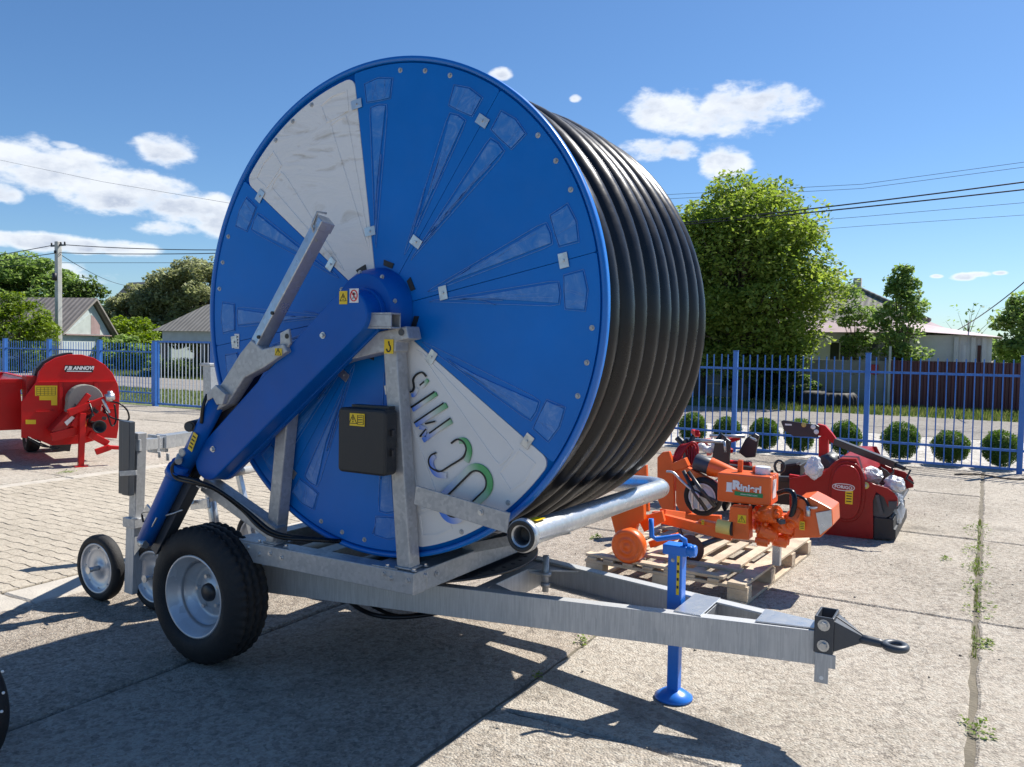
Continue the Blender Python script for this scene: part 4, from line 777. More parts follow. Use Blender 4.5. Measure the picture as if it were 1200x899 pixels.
m = MB(); m.bar((-4.63,3.26,1.047), (-4.789,3.55,1.025), .062, .075); m.bar((-4.785,3.56,1.03), (-5.199,4.3,0.993), .08, .092); m.build('cross_arm', 'galvanised_pipe', SC, bevel=.004)
m = MB()
for px in ((-4.774,3.5,1.025), (-4.848,3.62,1.014)): v = Vector(px); m.bar(v + Vector((0, -.012, 0)), v + Vector((0, .012, 0)), .10, .12)
v = Vector((-4.765,3.5,1.026)); m.cyl(v + Vector((.05, 0, -.05)), v + Vector((.05, 0, -.09)), .010, n=8); v = Vector((-4.839,3.62,0.997)); m.cyl(v + Vector((.05, 0, -.05)), v + Vector((.05, 0, -.10)), .012, n=8); m.build('clamp', 'galvanised', SC, bevel=.003)
settle(SC)

# ------------------------------------------------------------ machine cut by the left frame edge
PE = Vector((-3.26,1.716,0.23)); pc = Vector((PE.x - .23, PE.y, .23))
PM = thing('parked_implement', 'black tyred implement cut off by the left picture edge', 'implement', (pc.x, pc.y, 0))
m = MB(); m.lathe([(.13, -.03), (.16, -.05), (.20, -.05), (.226, -.03), (.23, 0), (.226, .03), (.20, .05), (.16, .05), (.13, .03)], pc, 'y', 64); m.build('tyre', 'rubber', PM)
m = MB(); m.lathe([(.135, -.03), (.12, -.02), (.11, .0), (.04, -.01), (.03, -.04), (0, -.04)], pc, 'y', 48); m.build('rim', 'wheel_silver', PM)
m = MB(); m.bar(pc + Vector((0, -.05, 0)), pc + Vector((-1, -.15, .1)), .06, .06); m.bar(pc + Vector((-.05, -.06, 0)), pc + Vector((-.12, -.06, .42)), .05, .05); m.build('frame', 'dark_grey_paint', PM, bevel=.004)
m = MB()
for q in (Vector((-3.216,1.7,0.43)), Vector((-3.211,1.7,0.348)), Vector((-3.224,1.7,0.272))): m.sphere(q, .006, 8)
m.build('valve_cap', 'white_label', PM)
settle(PM)

# ============================================================ FENCE
FY = 14.1
fj = random.Random(17)
def fence_bay(x0, x1, label, gate=False, dense=.124, left=False):
    t = thing('metal_fence', label, 'fence', ((x0 + x1) / 2, FY, 0), 0, 'bays of the blue bar fence')
    zs = (.055, .33, 1.43)
    for z in zs: MB().box((x0 + .03, FY - .012, z - .018), (x1 - .03, FY + .012, z + .018)).build('rail', 'fence_blue', t)
    m = MB(); n = max(2, int(round((x1 - x0) / dense)))
    for i in range(1, n): x = x0 + (x1 - x0) * i / n; xx = x + fj.uniform(-.004, .004); m.bar((xx, FY - .017, .04), (xx + fj.uniform(-.007, .007), FY - .017, 1.665 + fj.uniform(-.008, .008)), .009, .018, (1, 0, 0))
    m.build('bar', 'fence_blue', t)
    for o in t.children: o.location = -t.location
    return t
def fence_post(x, label, w=.075, h=1.72):
    m = MB(); m.box((x - w / 2, FY - w / 2, -.03), (x + w / 2, FY + w / 2, h)); m.box((x - w / 2 - .006, FY - w / 2 - .006, h + .0005), (x + w / 2 + .006, FY + w / 2 + .006, h + .012))
    tag(m.build('fence_post', 'fence_blue', None, bevel=.004), label, 'fence post', 'posts of the blue bar fence')
px = [-3.74 + 2.1 * i for i in range(-6, 4)]
PL = {8: 'blue fence post near the right picture edge', 7: 'blue fence post behind the dark red machine', 6: 'blue fence post just right of the black hose', 9: 'blue fence post beyond the right picture edge'}
for i, x in enumerate(px): 
    fence_post(x, 'blue fence post hidden behind the reel' if i < 6 else {6: PL[6], 7: PL[7], 8: PL[8], 9: PL[9]}[i])
BL = {6: 'bar fence bay between the hose and the dark red machine', 7: 'bar fence bay with three boxwood balls, right of the dark red machine', 8: 'bar fence bay running off the right picture edge', 5: 'bar fence bay cut by the hose wraps'}
for i in range(len(px) - 1): fence_bay(px[i], px[i + 1], BL.get(i, 'bar fence bay hidden behind the reel'))
lx = [-33.7, -31.2, -28.75, -26.363, -23.998, -21.568, -19.16]
LL = ['blue fence post far beyond the left picture edge'] * 3 + ['leftmost blue fence post behind the red mixer', 'blue fence post left of the concrete pole', 'blue fence post above the black label of the red mixer', 'thick blue gate post left of the pale gate']
for x, l in zip(lx, LL): fence_post(x, l, .12 if x == -19.16 else .105)
for a, b, l in zip(lx[:-1], lx[1:], ['bar fence bay far beyond the left picture edge'] * 3 + ['bar fence bay behind the open hopper of the red mixer', 'bar fence bay with the concrete pole behind it', 'bar fence bay between the red mixer and the gate']): fence_bay(a, b, l)
t = thing('gate', 'blue framed gate with pale bars beside the reel', 'gate', (-18.0, FY, 0)); t.location = (0, 0, 0)
x0, x1 = -19.06, -16.95
m = MB(); m.box((x0, FY - .02, .04), (x0 + .05, FY + .02, 1.74)); m.box((x1 - .05, FY - .02, .04), (x1, FY + .02, 1.74)); m.box((x0 + .0505, FY - .02, 1.69), (x1 - .0505, FY + .02, 1.74)); m.box((x0 + .0505, FY - .02, .04), (x1 - .0505, FY + .02, .09)); m.build('gate_frame', 'fence_blue', t)
m = MB()
for i in range(1, 15): x = x0 + (x1 - x0) * i / 15; m.box((x - .0065, FY - .01, .0905), (x + .0065, FY + .01, 1.6895))
m.build('bar', 'pale_bar', t)
fence_post(-16.87, 'blue post between the gate and the reel', .12)
for a, b in zip([-16.87 , -14.2], [-14.2, -16.34 + 0]): pass
fence_bay(-16.87, px[0], 'bar fence bay hidden behind the left of the reel')

# ============================================================ VEGETATION
def leaf_mesh(s, c, rx, ry, rz, n, size, r, flat=.55):
    for _ in range(n):
        while True:
            u = Vector((r.uniform(-1, 1), r.uniform(-1, 1), r.uniform(-1, 1)))
            if .15 < u.length <= 1: break
        u = u.normalized() * (u.length ** .45)
        p = Vector((c[0] + u.x * rx, c[1] + u.y * ry, c[2] + u.z * rz)); q = size * r.uniform(.6, 1.3)
        d = Vector((r.gauss(0, 1), r.gauss(0, 1), r.gauss(0, .6))).normalized(); e = d.cross(Vector((r.gauss(0, .5), r.gauss(0, .5), 1))).normalized() * q * flat; d = d * q
        s.add([p - d, p + e - d * .1, p + d, p - e - d * .1], [(0, 1, 2, 3)])
def crown(name, label, x, y, h, base, rx, ry, m, nclump, nleaf, size, seed, trunk=.14, cat='tree', shape=1.0, group=None, cs=.22, lean=(0, 0), low=.0):
    r = random.Random(seed); t = thing(name, label, cat, (x, y, 0), 0, group)
    hz = (h - base) / 2; cz = base + hz; L_ = MB(); B = MB(); top = Vector((lean[0], lean[1], base + hz * .9))
    nt_ = 8; trunkp = [Vector((lean[0] * (i / nt_) ** 2 + r.uniform(-.03, .03), lean[1] * (i / nt_) ** 2, top.z * i / nt_ - .1 * (i == 0))) for i in range(nt_ + 1)]
    B.tube(trunkp, [trunk * (1.25 - .95 * i / nt_) for i in range(nt_ + 1)], 8)
    for k in range(nclump):
        while True:
            u = Vector((r.uniform(-1, 1), r.uniform(-1, 1), r.uniform(-1, 1)))
            if .25 < u.length < 1: break
        u = u.normalized() * (u.length ** .5)
        w = 1 + .22 * mnoise.noise(u * 1.9 + Vector((seed, 0, 0)))
        if shape != 1: w *= (1 - (u.z * .5 + .5) * (1 - shape))
        c = Vector((u.x * rx * w + lean[0], u.y * ry * w + lean[1], cz + u.z * hz * (1 + .12 * mnoise.noise(u * 2.5))))
        q = cs * min(rx, hz) * r.uniform(.6, 1.25)
        leaf_mesh(L_, c, q * 1.25, q * 1.25, q * .8, int(nleaf * r.uniform(.6, 1.3)), size, r)
        if k % 3 == 0:
            a = trunkp[min(nt_, max(2, int(nt_ * (.35 + .5 * (c.z - base) / (2 * hz)))))]; mid = (a + c) / 2 + Vector((0, 0, .08 * (c - a).length))
            B.tube([a, mid, c], [trunk * .38, trunk * .2, trunk * .06], 5)
    L_.build('crown', m, t, weld=False); B.build('trunk', 'bark', t); return t
crown('walnut_tree', 'big sunlit yellow-green tree right of the reel', (-7.349,5.033)[0], 28.6, 7.45, 1.0, 2.9, 3.0, 'leaf_walnut', 330, 185, .088, 2, .22, cs=.24, shape=.80)
crown('walnut_tree', 'broad tree half hidden behind the black hose', (-9.256,5.153)[0], 30.0, 7.0, 1.5, 2.3, 2.8, 'leaf_walnut', 140, 190, .095, 12, .2, cs=.22)
for X, Z_, rr in (((-4.221,4.059)[0], 3.9, .55), ((-5.349,1.97)[0], 2.1, .7), ((-4.418,2.122)[0], 2.2, .6)): pass
crown('young_tree', 'small dark green tree before the white house', (-2.686,2.193)[0], 31.5, 4.75, 1.0, 1.08, 1.0, 'leaf_mid', 75, 90, .085, 7, .07, shape=.42, cs=.26)
crown('tree', 'dark green tree cut by the right picture edge', (1.546,2.348)[0], 38, 4.0, .8, 1.3, 1.6, 'leaf_mid', 60, 110, .13, 9, .12, cs=.3)
crown('tree', 'low green tree beyond the right end of the white house', (0.224,2.432)[0], 44, 2.4, .2, 1.5, 1.5, 'leaf_mid', 34, 120, .14, 15, .1, cs=.35)
crown('tree', 'small leafy treetop beside the chimney of the slate roof', (-4.35,3.951)[0], 33.2, 4.4, 1.6, .55, .55, 'leaf_mid', 30, 90, .085, 19, .05, cs=.55)
crown('bare_tree', 'thin bare twigs above the white house roof', (-0.878,3.288)[0], 46, 4.5, 2.6, 1.2, 1.0, 'leaf_mid', 34, 3, .10, 23, .06, cs=.2)
def PX(y, p): return p
crown('tree', 'dense dark green tree at the left edge behind the barn', (-72.193,6.697)[0], 40, 8.9, .5, 5.2, 4, 'leaf_mid', 170, 220, .20, 31, .3, cs=.22)
crown('tree', 'dark leafy tree at the very left edge', (-74.386,6.593)[0], 38, 7.8, .5, 4.0, 3, 'leaf_dark', 80, 200, .2, 32, .3, cs=.28)
crown('tree', 'dark spiky tree above the barn ridge', (-66.464,5.99)[0], 42, 7.6, 1.5, 2.3, 2.2, 'leaf_dark', 50, 90, .18, 35, .2, shape=.5, cs=.26)
crown('bush', 'bright green bush behind the fence at the left edge', (-43.436,1.614)[0], 24, 3.9, .2, 1.5, 1.3, 'leaf_bright', 80, 150, .09, 36, .1, cat='bush', cs=.28)
crown('tree', 'grey green flowering tree left of the second shed', (-55.555,4.984)[0], 40, 5.9, .9, 3.2, 2.4, 'leaf_olive', 130, 210, .14, 41, .2, cs=.24)
crown('tree', 'tall grey green blossoming tree next to the reel', (-52.056,5.701)[0], 42, 7.9, 1.2, 4.6, 3.4, 'leaf_olive', 190, 220, .15, 43, .25, cs=.22)
crown('bush', 'yellow green shrub between the barn and the shed', (-48.982,1.718)[0], 34, 3.1, .1, 3.0, 1.5, 'leaf_bright', 60, 150, .13, 44, .06, cat='bush', cs=.35)
crown('bush', 'dark green shrub behind the fence bays', (-44.42,0.699)[0], 30.5, 1.9, .0, 2.2, 1.2, 'leaf_mid', 60, 150, .12, 45, .05, cat='bush', cs=.35)
crown('bush', 'leafy shrub behind the red mixer', (-48.024,0.621)[0], 30.5, 1.8, .0, 2.2, 1.2, 'leaf_dark', 44, 150, .12, 47, .05, cat='bush', cs=.35)
crown('bush', 'shrub beneath the big yellow-green tree', (-6.429,1.226)[0], 29.2, 1.4, .0, 1.7, .5, 'leaf_dark', 40, 130, .09, 48, .04, cat='bush', cs=.4)
for i, (x, lb) in enumerate([(-45, 'row tree hidden far behind the reel'), (-33, 'garden tree hidden behind the reel'), (-24, 'tree hidden behind the hose drum'), (12, 'tree beyond the right picture edge'), (-18, 'low tree hidden behind the reel')]):
    crown('tree', lb, x, 48 + i * 2, 5.5, .5, 3.5, 3, 'leaf_mid', 40, 90, .3, 60 + i, .2, cs=.3)
# juniper mound behind the gate
r = random.Random(77); s = MB(); gx = (-34.462,0.497)[0]
t = thing('hedge', 'low dark green clipped mound behind the pale gate', 'hedge', (gx, 26.8, 0)); 
for k in range(160):
    a = r.uniform(-1, 1); b = r.uniform(-1, 1)
    if abs(a) ** 2 + b * b > 1: continue
    hh = .95 * (1 - (abs(a)) ** 1.6) ** .8
    leaf_mesh(s, Vector((a * 2.6, b * .9, hh * .55)), .34, .34, max(.12, hh * .5), 70, .055, r)
s.build('foliage', 'leaf_dark', t, weld=False)
# boxwood balls
rb = random.Random(8)
BX = [(-5.02, 14.75, .275, .50), (-4.18, 14.62, .25, .54), (-3.62, 14.62, .29, .60), (-2.95, 14.62, .31, .62), (-2.10, 14.62, .31, .62), (-1.33, 14.66, .33, .66), (-.52, 14.66, .31, .55), (.22, 14.64, .32, .60)]
BXL = ['boxwood ball touching the hose silhouette', 'boxwood ball behind the leftmost visible fence post', 'boxwood ball above the orange tank', 'boxwood ball under the dark hinged plate', 'boxwood ball behind the red bent arm, beside the fence post', 'large boxwood ball right of the tilting black arm', 'flattened boxwood ball, second from the right', 'boxwood ball nearest the right picture edge']
BX[:] = [((-3.994,0.37)[0], 14.6, .245, .52), ((-4.62,0.331)[0], 14.6, .25, .56), ((-3.336,0.412)[0], 14.6, .25, .54), ((-2.748,0.45)[0], 14.6, .25, .56), ((-2.01,0.497)[0], 14.6, .25, .56), ((-1.175,0.272)[0], 14.6, .285, .60), ((-0.457,0.325)[0], 14.6, .275, .50), ((0.223,0.376)[0], 14.6, .265, .55)]
BXL = ['boxwood ball behind the first fence post beside the hose', 'boxwood ball touching the hose silhouette', 'boxwood ball above the orange tank', 'boxwood ball under the dark hinged plate', 'boxwood ball behind the red bent arm, left of the post', 'large boxwood ball right of the tilting black arm', 'flattened boxwood ball, second from the right', 'boxwood ball nearest the right picture edge']
for (x, y, rr, hh), lb in zip(BX, BXL):
    t = thing('boxwood', lb, 'shrub', (x, y, 0), 0, 'boxwood balls along the fence'); s = MB()
    for _ in range(5200):
        u = Vector((rb.gauss(0, 1), rb.gauss(0, 1), rb.gauss(0, 1))).normalized(); q = rb.uniform(.84, 1.03) + .13 * mnoise.noise(u * 2.2 + Vector((x * 3, y, 0))) + (rb.uniform(0, .09) if rb.random() < .03 else 0)
        p = Vector((u.x * rr * q, u.y * rr * q, .03 + hh / 2 + u.z * hh / 2 * q)); d = (u + Vector((rb.gauss(0, .8), rb.gauss(0, .8), rb.gauss(0, .8)))).normalized() * rb.uniform(.010, .022); e = d.cross(Vector((rb.gauss(0, 1), rb.gauss(0, 1), rb.gauss(0, 1)))).normalized() * .007
        s.add([p - d, p + e, p + d, p - e], [(0, 1, 2, 3)])
    s.build('foliage', 'leaf_box', t, weld=False)
    s = MB(); s.sphere((0, 0, .03 + hh / 2), 1, 16, (rr * .84, rr * .84, hh / 2 * .84)); s.tube([(0, 0, -.03), (0, 0, hh * .4)], .02, 6); s.build('stem', 'leaf_box', t)

# ============================================================ FAR PROPS AND HOUSES
# tractor tyre lying on the grass
tx = (0,0,1.7) if 0 else (-4.417,27.357,0)
t = thing('tractor_tyre', 'large old tractor tyre lying on the grass verge', 'tyre', (tx[0], 28.1, 0))
m = MB(); RT = .85
def wobt(k, a, r, z):
    if 2 < k < 6: r += .05 * (1 if math.sin(a * 26 + (z * 6)) > 0 else -.3)
    return r, z
m.lathe([(.42, .10), (.55, .02), (.75, .0), (.83, .06), (.85, .18), (.85, .32), (.83, .44), (.75, .50), (.55, .48), (.42, .40)], (0, 0, -.02), 'z', 208, True, wobt); m.build('tyre', 'rubber', t)
def wallbox(name, mt, a, b, p, bevel=0): return MB().box(a, b).build(name, mt, p, bevel=bevel)
# maroon sheet fence and grey concrete fence
t = thing('sheet_fence', 'dark maroon profiled sheet fence across the road', 'fence', (0, 30, 0)); t.location = (0, 0, 0)
m = MB(); x = -2.78; P = []
while x < 26: P += [(x, 30.0), (x + .07, 30.0), (x + .09, 30.03), (x + .18, 30.03), (x + .20, 30.0)]; x += .20
P2 = P + [(p[0], p[1] + .004) for p in P[::-1]]
V = [(p[0], p[1], .02) for p in P] + [(p[0], p[1], 1.50) for p in P]; n = len(P); m.add(V, [(i, i + 1, n + i + 1, n + i) for i in range(n - 1)]); o = m.build('sheet', 'maroon_sheet', t); sm = o.modifiers.new('thick', 'SOLIDIFY'); sm.thickness = .004
wallbox('cap', 'maroon_sheet', (-2.8, 29.98, 1.501), (26, 30.05, 1.53), t)
t = thing('slab_fence', 'weathered grey concrete slab fence behind the big tree', 'fence', (0, 30, 0)); t.location = (0, 0, 0)
for i in range(8):
    x1 = -2.86 - 2.5 * i; wallbox('post', 'fence_grey', (x1 - .12, 29.95, 0), (x1, 30.1, 1.55), t, .01)
    for k in range(3): wallbox('slab', 'fence_grey', (x1 - 2.5 + .002, 30.0, .04 + .49 * k), (x1 - .122, 30.05, .525 + .49 * k), t, .008)
m = MB(); m.box((-3.12 - .35, 29.86, 1.05), (-3.12 - .05, 29.99, 1.38)); tag(m.build('letter_box', 'deep_red_paint', None, bevel=.01), 'small dark red letter box on the grey fence', 'letter box')
tag(wallbox('post', 'pole_concrete', (-2.855, 29.9, 0), (-2.785, 29.99, 2.0), None, .005), 'pale post where the grey and maroon fences meet', 'post')
# white house with slate hip roof
Hs = thing('house', 'white house with grey slate roof and pink metal eaves', 'house', (0, 0, 0))
ya = 34.0; xl, xr = (-5.29,2.205)[0], (-1.089,2.252)[0]
zE = 3.0
wallbox('wall', 'wall_white', (xl - 2.5, ya, 0), (xr, ya + 7.2, 2.62), Hs)
xr2 = xr + .9
m = MB(); ap = (-4.783,4.507)
A = [(xl - 3.0, ya - .5, 2.55), (xr + .1, ya - .5, 2.55), (xr + .1, ya + 7.7, 2.55), (xl - 3.0, ya + 7.7, 2.55)]
B = [(xl - 3.0, ya + .45, 3.02), (xr - .9, ya + .45, 3.02), (xr - .9, ya + 6.7, 3.02), (xl - 3.0, ya + 6.7, 3.02)]
m.add(A + B, [(0, 1, 5, 4), (1, 2, 6, 5), (2, 3, 7, 6), (3, 0, 4, 7), (0, 3, 2, 1)]); ev = m.build('eaves_roof', 'roof_pink', Hs); sm = ev.modifiers.new('thick', 'SOLIDIFY'); sm.thickness = .04
rx_ = ap[0]; m = MB(); zr = ap[1]
m.add([(xl - 3.0, ya + .40, 2.99), (xr - .85, ya + .40, 2.99), (xr - .85, ya + 6.75, 2.99), (xl - 3.0, ya + 6.75, 2.99), (rx_ - 2.5, ya + 3.5, zr), (rx_ - .1, ya + 3.5, zr)], [(0, 1, 5, 4), (1, 2, 5), (2, 3, 4, 5), (3, 0, 4), (0, 3, 2, 1)]); rf = m.build('roof', 'roof_slate', Hs)
m = MB(); m.tube([(rx_ - 2.5, ya + 3.5, zr + .03), (rx_ - .1, ya + 3.5, zr + .03), (xr - .85, ya + .40, 3.04)], .09, 6); m.build('ridge_cap', 'roof_slate', rf)
m = MB(); m.box((rx_ - .25, ya + 3.3, zr - .3), (rx_ + .05, ya + 3.6, zr + .42)); m.build('chimney', 'pole_concrete', rf)
def window(x0, z0, x1, z1, y, p, bars=1, mt='window_dark', fr_='wall_white'):
    w = MB(); w.box((x0, y - .03, z0), (x1, y - .005, z1)); o = w.build('window', fr_, p); n = bars + 1
    for i in range(n): a = x0 + .05 + (x1 - x0 - .05) * i / n; MB().box((a, y - .036, z0 + .05), (a + (x1 - x0 - .05) / n - .05, y - .031, z1 - .05)).build('pane', mt, o)
for a, b in ((-4.3, -3.5), (-2.9, -2.1)): window(xr + a, 1.1, xr + b, 2.2, ya, Hs)
# porch block at the right
pxl, pxr = (-1.595,2.23)[0], (-0.037,2.247)[0]
Pb = wallbox('porch', 'wall_white', (pxl - .9, 32.9, 0), (pxr + .15, 36.2, 2.45), Hs)
m = MB(); m.add([(pxl - 1.4, 32.5, 2.62), (pxr + .45, 32.5, 2.38), (pxr + .45, 36.5, 2.38), (pxl - 1.4, 36.5, 2.9), (pxl - 1.0, 33.5, 2.95)], [(0, 1, 4), (1, 2, 3, 4), (0, 4, 3), (0, 3, 2, 1)]); m.build('porch_roof', 'roof_pink', Hs)
window((-0.79,2.237)[0], 1.0, (-0.502,2.24)[0], 2.15, 32.9, Hs, 1, 'white_label')
wallbox('door', 'brown_wood', ((-0.32,2.242)[0], 32.87, 0), ((-0.217,2.243)[0], 32.898, 2.1), Hs)
for q in (1123, ): pass
for xq in ((-0.972,2.233)[0], (-0.448,2.239)[0], (-0.113,2.243)[0]): wallbox('pillar', 'wall_white', (xq - .07, 32.75, 0), (xq + .07, 32.86, 2.38), Hs)
# pavement leaning sheet at right edge
tag(MB().bar((1.22, 28.2, 1.1), (1.34, 28.4, 2.1), .5, .04, (0, 1, 0)).build('board', 'white_label', None), 'pale board showing at the right picture edge above the fence', 'board')
tag(MB().box(((-2.236,29.466,0)[0] - .12, 29.2, -.02), ((-2.236,29.466,0)[0] + .14, 29.35, .08)).build('stone', 'fence_grey', None, bevel=.02), 'small dark stone on the grass below the maroon fence', 'stone')
# left barn
B_ = thing('barn', 'old barn with grey corrugated roof and panelled gable', 'barn', (-45.7, 31.5, 0), R(20))
def proj_barn(): pass
a0 = (0,-5.2,2.027); a1 = (0,-0.733,2.013); ap = (0,-2.551,4.057)
ze = (a0[2] + a1[2]) / 2
yl, yr, zap = a0[1], a1[1], ap[2]; ym = ap[1]
m = MB(); m.prism([(yl + .25, 0), (yr - .25, 0), (yr - .25, ze + .1), (ym, zap - .15), (yl + .25, ze + .1)], 'x', -16, -.3); m.build('wall', 'wall_blue_grey', B_)
m = MB(); m.prism([(yl - .1, ze - .05), (ym, zap), (yr + .1, ze - .05), (yr + .1, ze + .07), (ym, zap + .14), (yl - .1, ze + .07)], 'x', -16.5, .05); rf = m.build('roof', 'roof_slate_left', B_)
m = MB(); m.prism([(yl + .5, ze + .05), (yr - .9, ze + .05), (ym - .1, zap - .75)], 'x', -.299, -.25); gb = m.build('gable', 'gable_panel', B_)
m = MB(); m.prism([(ym - .15, ze + .08), (ym + .62, ze + .08), (ym + .62, ze + .62), (ym + .1, zap - .95), (ym - .15, zap - .85)], 'x', -.249, -.24); m.build('gable_board', 'gable_pink', gb)
m = MB()
m.prism([(yl + .3, ze - .02), (yr - .3, ze - .02), (yr - .3, ze + .04), (yl + .3, ze + .04)], 'x', -.299, -.1); m.build('ledge', 'gable_pink', B_)
# shed with carports
S_ = thing('shed', 'long low shed with dark open bays beside the reel', 'shed', (-33.5, 27.5, 0), R(12))
p0 = (-3.015,0,2.301); p1 = (-1.86,0,3.465)
zt, ze = p1[2] + .25, p0[2]; x0 = p0[0]
m = MB(); m.box((x0 + .25, .15, ze - .62), (x0 + 16, .35, ze - .03)); m.box((x0 + .25, .3505, ze - .3), (x0 + 16, 3.9, ze - .035)); m.build('wall', 'wall_blue_grey', S_)
m = MB(); m.box((x0 + .25, 3.0, 0), (x0 + 16, 3.9, ze - .622)); m.build('back_wall', 'interior_shade', S_)
for k in range(6): wallbox('pillar', 'grey_wood', (x0 + .25 + k * 2.4, .15, 0), (x0 + .42 + k * 2.4, .3, ze - .622), S_)
m = MB(); m.add([(x0 - .15, -.15, ze - .03), (x0 + 16, -.15, ze - .03), (x0 + 16, 4.2, ze - .03), (x0 - .15, 4.2, ze - .03), (x0 + 1.5, 2.0, zt), (x0 + 16, 2.0, zt)], [(0, 1, 5, 4), (1, 2, 5), (2, 3, 4, 5), (3, 0, 4), (0, 3, 2, 1)]); m.build('roof', 'roof_slate', S_)
# roof gable between the trees
G_ = thing('house', 'pale roof gable showing among the grey green trees', 'house', (0, 0, 0))
c = (-68.758,48,7.009); m = MB(); m.prism([(48 - 2.5, 0), (48 + 2.5, 0), (48 + 2.5, c[2] - 2.6), (48, c[2] - .1), (48 - 2.5, c[2] - 2.6)], 'x', c[0], c[0] + 9); m.build('wall', 'wall_blue_grey', G_)
m = MB(); m.prism([(48 - 2.9, c[2] - 2.9), (48, c[2]), (48 + 2.9, c[2] - 2.9), (48 + 2.9, c[2] - 2.75), (48, c[2] + .15), (48 - 2.9, c[2] - 2.75)], 'x', c[0] - .3, c[0] + 9.3); m.build('roof', 'roof_slate', G_)
c = (-64.309,44,4.049); D_ = thing('shed', 'dark little roof between the barn and the grey green tree', 'shed', (0, 0, 0))
m = MB(); m.prism([(c[0] - 3, 0), (c[0] + .6, 0), (c[0] + .6, 1.9), (c[0] - 1.2, c[2]), (c[0] - 3, 1.9)], 'y', 44, 49); m.build('wall', 'grey_wood', D_)
m = MB(); m.prism([(c[0] - 3.2, 1.75), (c[0] - 1.2, c[2] + .02), (c[0] + .8, 1.75), (c[0] + .8, 1.9), (c[0] - 1.2, c[2] + .18), (c[0] - 3.2, 1.9)], 'y', 43.8, 49.2); m.build('roof', 'roof_slate', D_)
# small things near the far road at left

# pole and wires
PO = thing('utility_pole', 'tall concrete pole with crossarm left of the reel', 'pole', (-43.4, 26, 0))
m = MB(); m.bar((0, 0, -.2), (0, 0, 7.0), .28, .26, (0, 1, 0)); m.build('pole', 'pole_concrete', PO, bevel=.03)
m = MB(); m.bar((-.65, 0, 6.78), (.65, 0, 6.78), .07, .07); m.build('crossarm', 'dark_grey_paint', PO)
m = MB()
for x in (-.6, -.2, .25, .6): m.cyl((x, 0, 6.81), (x, 0, 6.96), .045, n=8)
m.cyl((.0, -.17, 6.35), (0, -.17, 6.5), .06, n=8); m.cyl((0, -.2, 4.9), (0, -.2, 5.3), .12, n=10); m.build('insulator', 'ceramic_wire', PO)
def wire(label, pts, r, sag=0, n=24):
    P = []
    for a, b in zip(pts[:-1], pts[1:]):
        a, b = Vector(a), Vector(b)
        for i in range(n): t = i / n; q = a + (b - a) * t; q.z -= sag * 4 * t * (1 - t); P.append(q)
    P.append(Vector(pts[-1])); m = MB(); m.tube(P, r, 6); tag(m.build('power_line', 'ceramic_wire'), label, 'power line', 'overhead lines')
wire('upper thick overhead line on the pole side of the road', [(-95, 26, 7.1), (-43.4, 26, 6.85), (0.7, 26, 6.40), (30, 26, 7.1)], .020, .9)
wire('lower thick overhead line on the pole side of the road', [(-95, 26, 6.7), (-43.4, 26, 6.40), (0.7, 26, 6.20), (30, 26, 6.7)], .020, .62)
wire('thin topmost line against the sky at the right', [(-38.502,60,14.024), (-7.781,60,13.19), (2.807,60,13.846)], .014)
wire('thin second line just below the topmost one at the right', [(-38.495,60,13.659), (-7.771,60,12.904), (2.819,60,13.536)], .014)
wire('thin line under the thick pair at the right', [(-38.432,60,10.365), (-7.708,60,11.014), (2.904,60,11.311)], .014)
wire('faint lowest line behind the big tree', [(-38.418,60,9.631), (-7.687,60,10.383), (2.934,60,10.534)], .012)
wire('service line slanting down to the white house roof', [(-1.167,36,2.647), (1.084,27,4.096)], .018, .12)
wire('thin line crossing the clouds above the pole', [(-125.887,60,27.939), (-91.178,60,20.503), (-68.042,60,16.144)], .016)
wire('thin slanting line right of the pole', [(-43.2, 26, 6.3), (-69.134,48,6.86)], .018, .3)
wire('faint horizontal line below the pole crossarm', [(-95, 28, 5.9), (-46.758,28,6.185), (-33.072,28,5.683)], .012)

# ============================================================ RED MIXER
RM = thing('straw_chopper', 'red round-housed chopper with an open hopper at the left edge', 'farm machine', (-10.95, 6.8, 0), R(69))
P = [(-0.661,0.384),(-0.658,0.866),(-0.486,1.128),(-0.445,1.278),(-0.373,1.376),(-0.239,1.464),(-0.092,1.507),(0.078,1.508),(0.229,1.462),(0.372,1.366),(0.472,1.244),(0.539,1.091),(0.562,0.944),(0.549,0.466),(0.526,0.307),(0.369,0.328),(0.094,0.259),(-0.307,0.259),(-0.471,0.35)]
m = MB(); m.prism(P, 'y', 0, .03); hs_ = m.build('housing', 'red_paint', RM, bevel=.006)
Pc = [(-0.486,1.128),(-0.445,1.278),(-0.373,1.376),(-0.239,1.464),(-0.092,1.507),(0.078,1.508),(0.229,1.462),(0.372,1.366),(0.472,1.244),(0.539,1.091),(0.562,0.944),(0.549,0.466),(0.116,0.281),(-0.307,0.306),(-0.47,0.525)]
m = MB(); m.prism([(p[0] * .985, p[1] * .992) for p in Pc], 'y', .031, .50); m.build('drum', 'red_paint', RM)
m = MB(); m.prism([(p[0] * 1.01 - .0, p[1] * 1.008) for p in [(-0.497,1.105),(-0.455,1.289),(-0.373,1.388),(-0.239,1.47),(-0.092,1.512),(-0.008,1.519),(-0.008,1.49),(-0.092,1.477),(-0.229,1.429),(-0.343,1.347),(-0.415,1.255),(-0.446,1.104)]], 'y', .16, .36); m.build('belt', 'black_plastic', RM)
m = MB(); rr = random.Random(3)
for q in [(-0.456,1.145),(0.517,1.134)]: pass
q0, q1 = [(-0.456,1.145),(0.517,1.128)]; m.box((q0[0], -.03, q0[1] - .015), (q1[0], -.001, q1[1] + .01))
q0, q1 = [(-0.489,0.734),(-0.284,0.727)]; m.box((q0[0], -.03, q0[1] - .01), (q1[0], -.001, q1[1] + .01))
